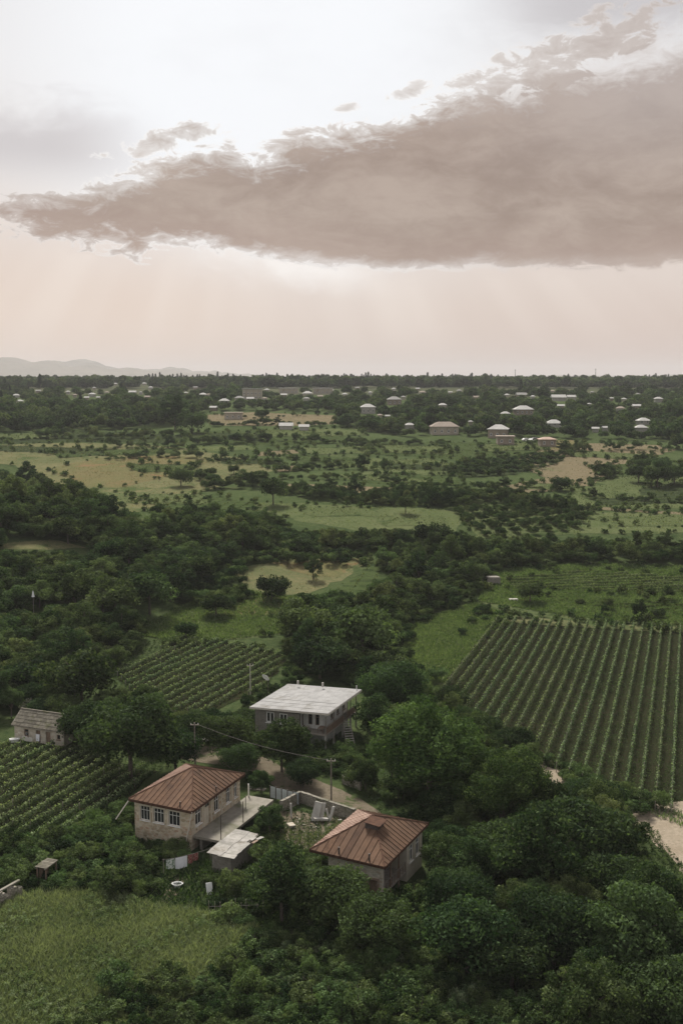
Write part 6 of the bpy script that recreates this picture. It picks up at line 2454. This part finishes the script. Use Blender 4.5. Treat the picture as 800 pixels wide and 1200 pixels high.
# low scrub: along the edges of the fields and in loose patches over them
for pts, layer, _mt in FIELDS:
    for i in range(len(pts)):
        x, y = pts[i]
        if 190 < y < 900 and abs(x) < .36 * y + 8:
            for _ in range(1):
                X, Y = x + rnd.gauss(0, .7), y + rnd.gauss(0, .9)
                s = rnd.uniform(.45, 1.5) * (1.0 if y < 400 else 1.3)
                q = Vector((X, Y, height(X, Y) - .05))
                if rnd.random() < .85 and not hides(X, Y, s, s):
                    QUEUE.append((proj(q)[2], .9 * s * .5, q, rnd.choice(['scrub0', 'scrub1']), s, rnd.uniform(.7, 1.3), 'bush', 'at the field edges', None))
for _ in range(350):
    y = 250 + 480 * rnd.random()
    x = rnd.uniform(-.35, .35) * y
    w_ = math.sin(x * .05 + 2 * math.sin(y * .021)) * math.sin(y * .035 + 1.5 * math.sin(x * .027)) + .5 * math.sin(x * .13 + y * .09)
    if w_ < rnd.uniform(.15, 1.0):
        continue
    s = rnd.uniform(.4, 1.4)
    q = Vector((x, y, height(x, y) - .05))
    if free(x, y, .4, .3) and not hides(x, y, s, s):
        QUEUE.append((proj(q)[2], .9 * s * .5, q, rnd.choice(['scrub0', 'scrub1']), s, rnd.uniform(.7, 1.3), 'bush', 'on the far fields', None))

# nearest and largest become individuals, the rest one mass per region
EXTRA = {'tree': 300 - len(T) - 6, 'bush': 285}
LOOK = {'mid0': 'fresh green', 'mid1': 'dark green', 'mid2': 'tall dark', 'mid3': 'rounded green', 'near0': 'fresh green', 'near1': 'dark green', 'near2': 'tall green', 'near3': 'low dark',
        'far0': 'far green', 'far1': 'far dark', 'far2': 'far tall', 'bush0': 'green', 'bush1': 'dark low', 'bush2': 'tall green', 'bush3': 'pale green', 'silver': 'silvery', 'near4': 'light olive', 'mid4': 'light olive', 'mid5': 'ragged olive', 'scrub0': 'tiny', 'scrub1': 'tiny pale'}


def describe(q, cat):
    r = q[1]
    size = ('big' if r > 3.2 else 'small' if r < 2.3 else 'middling') if cat == 'tree' else ('big' if r > 1.3 else 'small')
    return f'{size} {LOOK[q[3]]}', q[7]


for cat in ('tree', 'bush'):
    Q_ = [q for q in QUEUE if q[6] == cat]

    def shown(q):
        u, v, f = proj((q[2].x, q[2].y, q[2].z + q[1]))
        if not (-10 < u < 810 and v < 1215) or q[3].startswith('scrub'):
            return 0
        return q[1] / f
    Q_.sort(key=shown, reverse=True)
    ind, rest = Q_[:EXTRA[cat]], Q_[EXTRA[cat]:]
    # left to right, so that each of a look in a region can be counted out
    ind.sort(key=lambda q: proj(q[2])[0])
    named, total = {}, {}
    for q in ind:
        named.setdefault(describe(q, cat), []).append(q)
    for (look, reg), qs in named.items():
        for i, q in enumerate(qs):
            f, r, p, key, s, k = q[:6]
            one, many = ('tree', 'trees') if cat == 'tree' else ('bush', 'bushes')
            if len(qs) == 1:
                lb = f'only {look} {one} {reg}'
            elif i == len(qs) - 1:
                lb = f'rightmost {look} {one} {reg}'
            else:
                lb = f'{ordinal(i)} {look} {one} from the left {reg}' if i else f'leftmost {look} {one} {reg}'
            put(key, p - Vector((0, 0, .1)), s, sz=k, name='broadleaf_tree' if cat == 'tree' else 'bush', label=lb, cat=cat, group=f'{many} {reg}')
    need = {q[3] for q in rest if PROTO[q[3]]['src'] is None}
    for key in need:
        q = next(q for q in rest if q[3] == key)
        rest.remove(q)
        put(key, q[2], q[4], sz=q[5], label=f'lone {LOOK[key]} {"tree" if cat == "tree" else "bush"} deep {q[7]}', cat=cat, group=f'{LOOK[key]} {"trees" if cat == "tree" else "bushes"} {q[7]}')
    far = [(p, key, s, k) for f, r, p, key, s, k, c_, reg, nm in rest if f > 600]
    near = [(p, key, s, k) for f, r, p, key, s, k, c_, reg, nm in rest if f <= 600]
    if near:
        scatter('thicket' if cat == 'bush' else 'wood', near)
    if far:
        scatter('far_wood', far)
CON.sort(key=lambda c: c[0].y)
CON[:60] = sorted(CON[:60], key=lambda c: proj(c[0])[0])
for i, (p, key, s, k) in enumerate(CON[:60]):
    put(key, p, s, sz=k, name='conifer', label=f'{ordinal(i)} nearer slim conifer from the left over the far village', cat='conifer', group='conifers over the far village')
scatter('conifer_belt', CON[60:])


# ------------------------------------------------------------------ tall grass and weeds
def tufts(name, px, n, h, w, mat, z=0.0, lean=.35):
    poly = [(p.x, p.y) for p in wp(px)]
    xs, ys = [p[0] for p in poly], [p[1] for p in poly]
    k = int(n * 1.0)
    X, Y = rng.uniform(min(xs), max(xs), k * 2), rng.uniform(min(ys), max(ys), k * 2)
    ok = inside(poly, X, Y)
    X, Y = X[ok][:k], Y[ok][:k]
    k = len(X)
    Z = height_np(X, Y)
    patch = .5 + .5 * np.sin(X * .45 + 1.3 * np.sin(Y * .31)) * np.sin(Y * .38 + 1.1 * np.sin(X * .27))
    hh = h * rng.uniform(.55, 1.15, k) * (.75 + .4 * patch)
    an = rng.uniform(0, 2 * math.pi, k)
    d = np.stack([np.cos(an), np.sin(an), np.zeros(k)], 1)
    ln = rng.normal(0, lean, (k, 2)) * hh[:, None]
    P = np.stack([X, Y, Z + z], 1)
    ww = (w * rng.uniform(.6, 1.4, k))[:, None]
    tip = P + np.stack([ln[:, 0], ln[:, 1], hh], 1)
    md = P + np.stack([ln[:, 0] * .35, ln[:, 1] * .35, hh * .6], 1)
    V = np.stack([P - d * ww * .4, md - d * ww, tip, md + d * ww], 1).reshape(-1, 3)
    Q = np.arange(4 * k).reshape(k, 4)
    tint = np.clip(.25 + .35 * patch + rng.normal(0, .2, k), 0, 1)
    o = link(name, np_mesh(name, V, Q, np.repeat(tint, 4)), None, MAT[mat])
    return tag(o, kind='stuff')




def weeds(name, px, n, h, leaf, mat, lump=.6, rows=None):
    """leafy weeds: small cards over an uneven, lumpy stand"""
    poly = [(p.x, p.y) for p in wp(px)]
    xs, ys = [p[0] for p in poly], [p[1] for p in poly]
    X, Y = rng.uniform(min(xs), max(xs), n * 2), rng.uniform(min(ys), max(ys), n * 2)
    # plants gather in clumps
    cx, cy = np.round(X / lump + .3 * np.sin(Y * 1.7)) * lump, np.round(Y / lump + .3 * np.sin(X * 1.9)) * lump
    X, Y = X + (cx - X) * rng.uniform(0, .75, len(X)), Y + (cy - Y) * rng.uniform(0, .75, len(X))
    if rows:                                   # planted in lines: azimuth, spacing
        ca, sa = math.cos(R(rows[0])), math.sin(R(rows[0]))
        q = X * ca - Y * sa
        d_ = (np.round(q / rows[1]) * rows[1] - q) * .86
        X, Y = X + d_ * ca, Y - d_ * sa
    ok = inside(poly, X, Y)
    X, Y, cx, cy = X[ok][:n], Y[ok][:n], cx[ok][:n], cy[ok][:n]
    k = len(X)
    ch = .5 + .5 * np.sin(cx * 12.9898 + cy * 78.233)
    patch = .5 + .5 * np.sin(X * .35 + 1.3 * np.sin(Y * .24)) * np.sin(Y * .29 + 1.1 * np.sin(X * .21))
    top = h * (.45 + .55 * ch) * (.7 + .5 * patch)
    Z = height_np(X, Y) + top * rng.random(k) ** .6
    N = np.stack([rng.normal(0, .7, k), rng.normal(0, .7, k), rng.uniform(.1, 1.2, k)], 1)
    V, Q = leaves(np.stack([X, Y, Z], 1), N, leaf, .45)
    tint = np.clip(.02 + .38 * ch + .42 * patch + rng.normal(0, .16, k), 0, 1)
    return tag(link(name, np_mesh(name, V, Q, np.repeat(tint, 4)), None, MAT[mat]), kind='stuff')


weeds('weeds', MEADOW_PX, 90000, .95, .085, 'grass_tall', .7)
weeds('weeds', MEADOW_PX, 26000, .95, .10, 'leaf_mid', 2.2)
tufts('tall_grass', MEADOW_PX, 60000, 1.05, .035, 'grass_tall', lean=.4)
weeds('seed_heads', MEADOW_PX, 14000, 1.05, .05, 'leaf_silver', 1.1)
weeds('weeds', [(380, 955), (420, 975), (395, 1002), (335, 1004), (300, 988), (315, 950), (335, 968)], 5000, .55, .07, 'leaf_olive', .8)
tufts('grass', [(440, 772), (490, 728), (555, 706), (600, 722), (560, 752), (520, 800), (480, 812)], 22000, .55, .10, 'grass_green')
tufts('grass', [(150, 742), (240, 698), (280, 690), (345, 700), (350, 740), (225, 755)], 16000, .55, .10, 'grass_green')
tufts('grass', [(560, 705), (570, 668), (700, 660), (830, 665), (830, 735), (690, 726)], 45000, .5, .13, 'grass_green')
weeds('crop_plants', [(590, 678), (690, 670), (830, 680), (830, 698), (700, 694), (600, 690)], 26000, .8, .2, 'leaf_vine', .9, (86, 2.4))
weeds('crop_plants', [(640, 704), (830, 708), (830, 720), (700, 712)], 9000, .5, .18, 'leaf_olive', .9, (82, 2.6))
tufts('grass', [(395, 960), (420, 975), (395, 1000), (340, 1002), (300, 985), (318, 955), (332, 972), (380, 978)], 1500, .35, .05, 'grass_green')
tufts('weeds', [(-60, 985), (140, 945), (222, 1005), (480, 1045), (620, 1120), (850, 1160), (850, 1300), (130, 1300), (230, 1170), (310, 1090), (180, 1066), (-60, 1060)], 60000, .6, .08, 'leaf_mid', lean=.6)
tufts('weeds', [(520, 820), (590, 872), (650, 900), (740, 945), (830, 985), (830, 900), (800, 955), (700, 925), (600, 880)], 12000, .6, .07, 'grass_tall', lean=.5)
VS = [(500, 822), (585, 727), (690, 733), (830, 745), (830, 970), (735, 942), (650, 902), (585, 872)]
tufts('vineyard_grass', VS, 30000, .2, .06, 'leaf_mid', lean=.7)
tufts('vineyard_grass', VINE_M, 12000, .2, .06, 'leaf_mid', lean=.7)
tufts('vineyard_grass', VINE_L, 24000, .2, .06, 'leaf_mid', lean=.7)

weeds('weeds', [(150, 860), (235, 868), (300, 862), (430, 860), (500, 930), (500, 1010), (330, 1010), (310, 985), (300, 960), (280, 945), (310, 940), (330, 945), (430, 965), (440, 945), (395, 915), (330, 898), (240, 868), (200, 900), (160, 920), (140, 950)], 30000, .5, .10, 'leaf_mid', .9)


# ------------------------------------------------------------------ standing grass and stubble on the far fields
def cover(name, mats, mat, per, size):
    CV, TT = [], []
    for pts, layer, mt in FIELDS:
        if mt not in mats:
            continue
        a = np.array(pts)
        lo, hi = a.min(0), a.max(0)
        if hi[1] < 215:
            continue
        k = int((hi[0] - lo[0]) * (hi[1] - lo[1]) * per)
        k = min(k, 40000)
        X, Y = rng.uniform(lo[0], hi[0], k), rng.uniform(lo[1], hi[1], k)
        ok = inside(pts, X, Y) & (np.abs(X) < .36 * Y + 6)
        X, Y = X[ok], Y[ok]
        if mt in ('crop', 'crop_dark'):
            az_, sp_ = rnd.choice([(12, 3.4), (28, 3.2), (-18, 3.4), (40, 3.0)])
            ca, sa = math.cos(R(az_)), math.sin(R(az_))
            q = X * ca - Y * sa
            d_ = (np.round(q / sp_) * sp_ - q) * .85
            X, Y = X + d_ * ca, Y - d_ * sa
        w_ = np.sin(X * .21 + 2 * np.sin(Y * .09)) * np.sin(Y * .13 + 1.5 * np.sin(X * .11))
        keep = rng.random(len(X)) < .55 + .45 * w_
        X, Y, w_ = X[keep], Y[keep], w_[keep]
        CV.append(np.stack([X, Y, height_np(X, Y) + rng.uniform(.08, .42, len(X))], 1))
        TT.append(np.clip(.42 + rnd.uniform(-.2, .2) - .22 * w_ + rng.normal(0, .18, len(X)), 0, 1))
    C = np.concatenate(CV)
    N = np.stack([rng.normal(0, .7, len(C)), rng.normal(0, .7, len(C)), rng.uniform(.1, 1.0, len(C))], 1)
    V, Q = leaves(C, N, size, .55)
    tag(link(name, np_mesh(name, V, Q, np.repeat(np.concatenate(TT), 4)), None, MAT[mat]), kind='stuff')
    return len(C)


cover('field_grass', ('meadow', 'crop', 'crop_dark'), 'cover_green', .9, .24)
cover('pale_grass', ('meadow_pale',), 'cover_pale', .9, .22)
cover('stubble', ('hay', 'hay_orange', 'bare'), 'cover_hay', .6, .20)

weeds('weeds', [(725, 975), (760, 965), (785, 1000), (830, 1045), (830, 1100), (740, 1040)], 9000, .6, .1, 'leaf_mid', .9)

weeds('weeds', [(40, 770), (150, 760), (215, 742), (142, 790), (175, 832), (235, 845), (300, 850), (200, 868), (60, 850)], 22000, .6, .13, 'leaf_mid', .9)

# ------------------------------------------------------------------ air
def haze():
    x, y0, y1, z0, z1 = 11500, -400, 14900, -12, 236
    o = MB().box(-x, y0, z0, x, y1, z1).build('haze', None)
    m, n = new_mat('haze')
    v = n.node('ShaderNodeVolumePrincipled')
    v.inputs['Color'].default_value = (.93, .92, .93, 1)
    v.inputs['Density'].default_value = HAZE
    v.inputs['Anisotropy'].default_value = 0.0
    out = n.node('ShaderNodeOutputMaterial')
    n.t.links.new(v.outputs[0], out.inputs['Volume'])
    o.data.materials.append(m)
    tag(o, kind='stuff')


HAZE = 9e-5
haze()
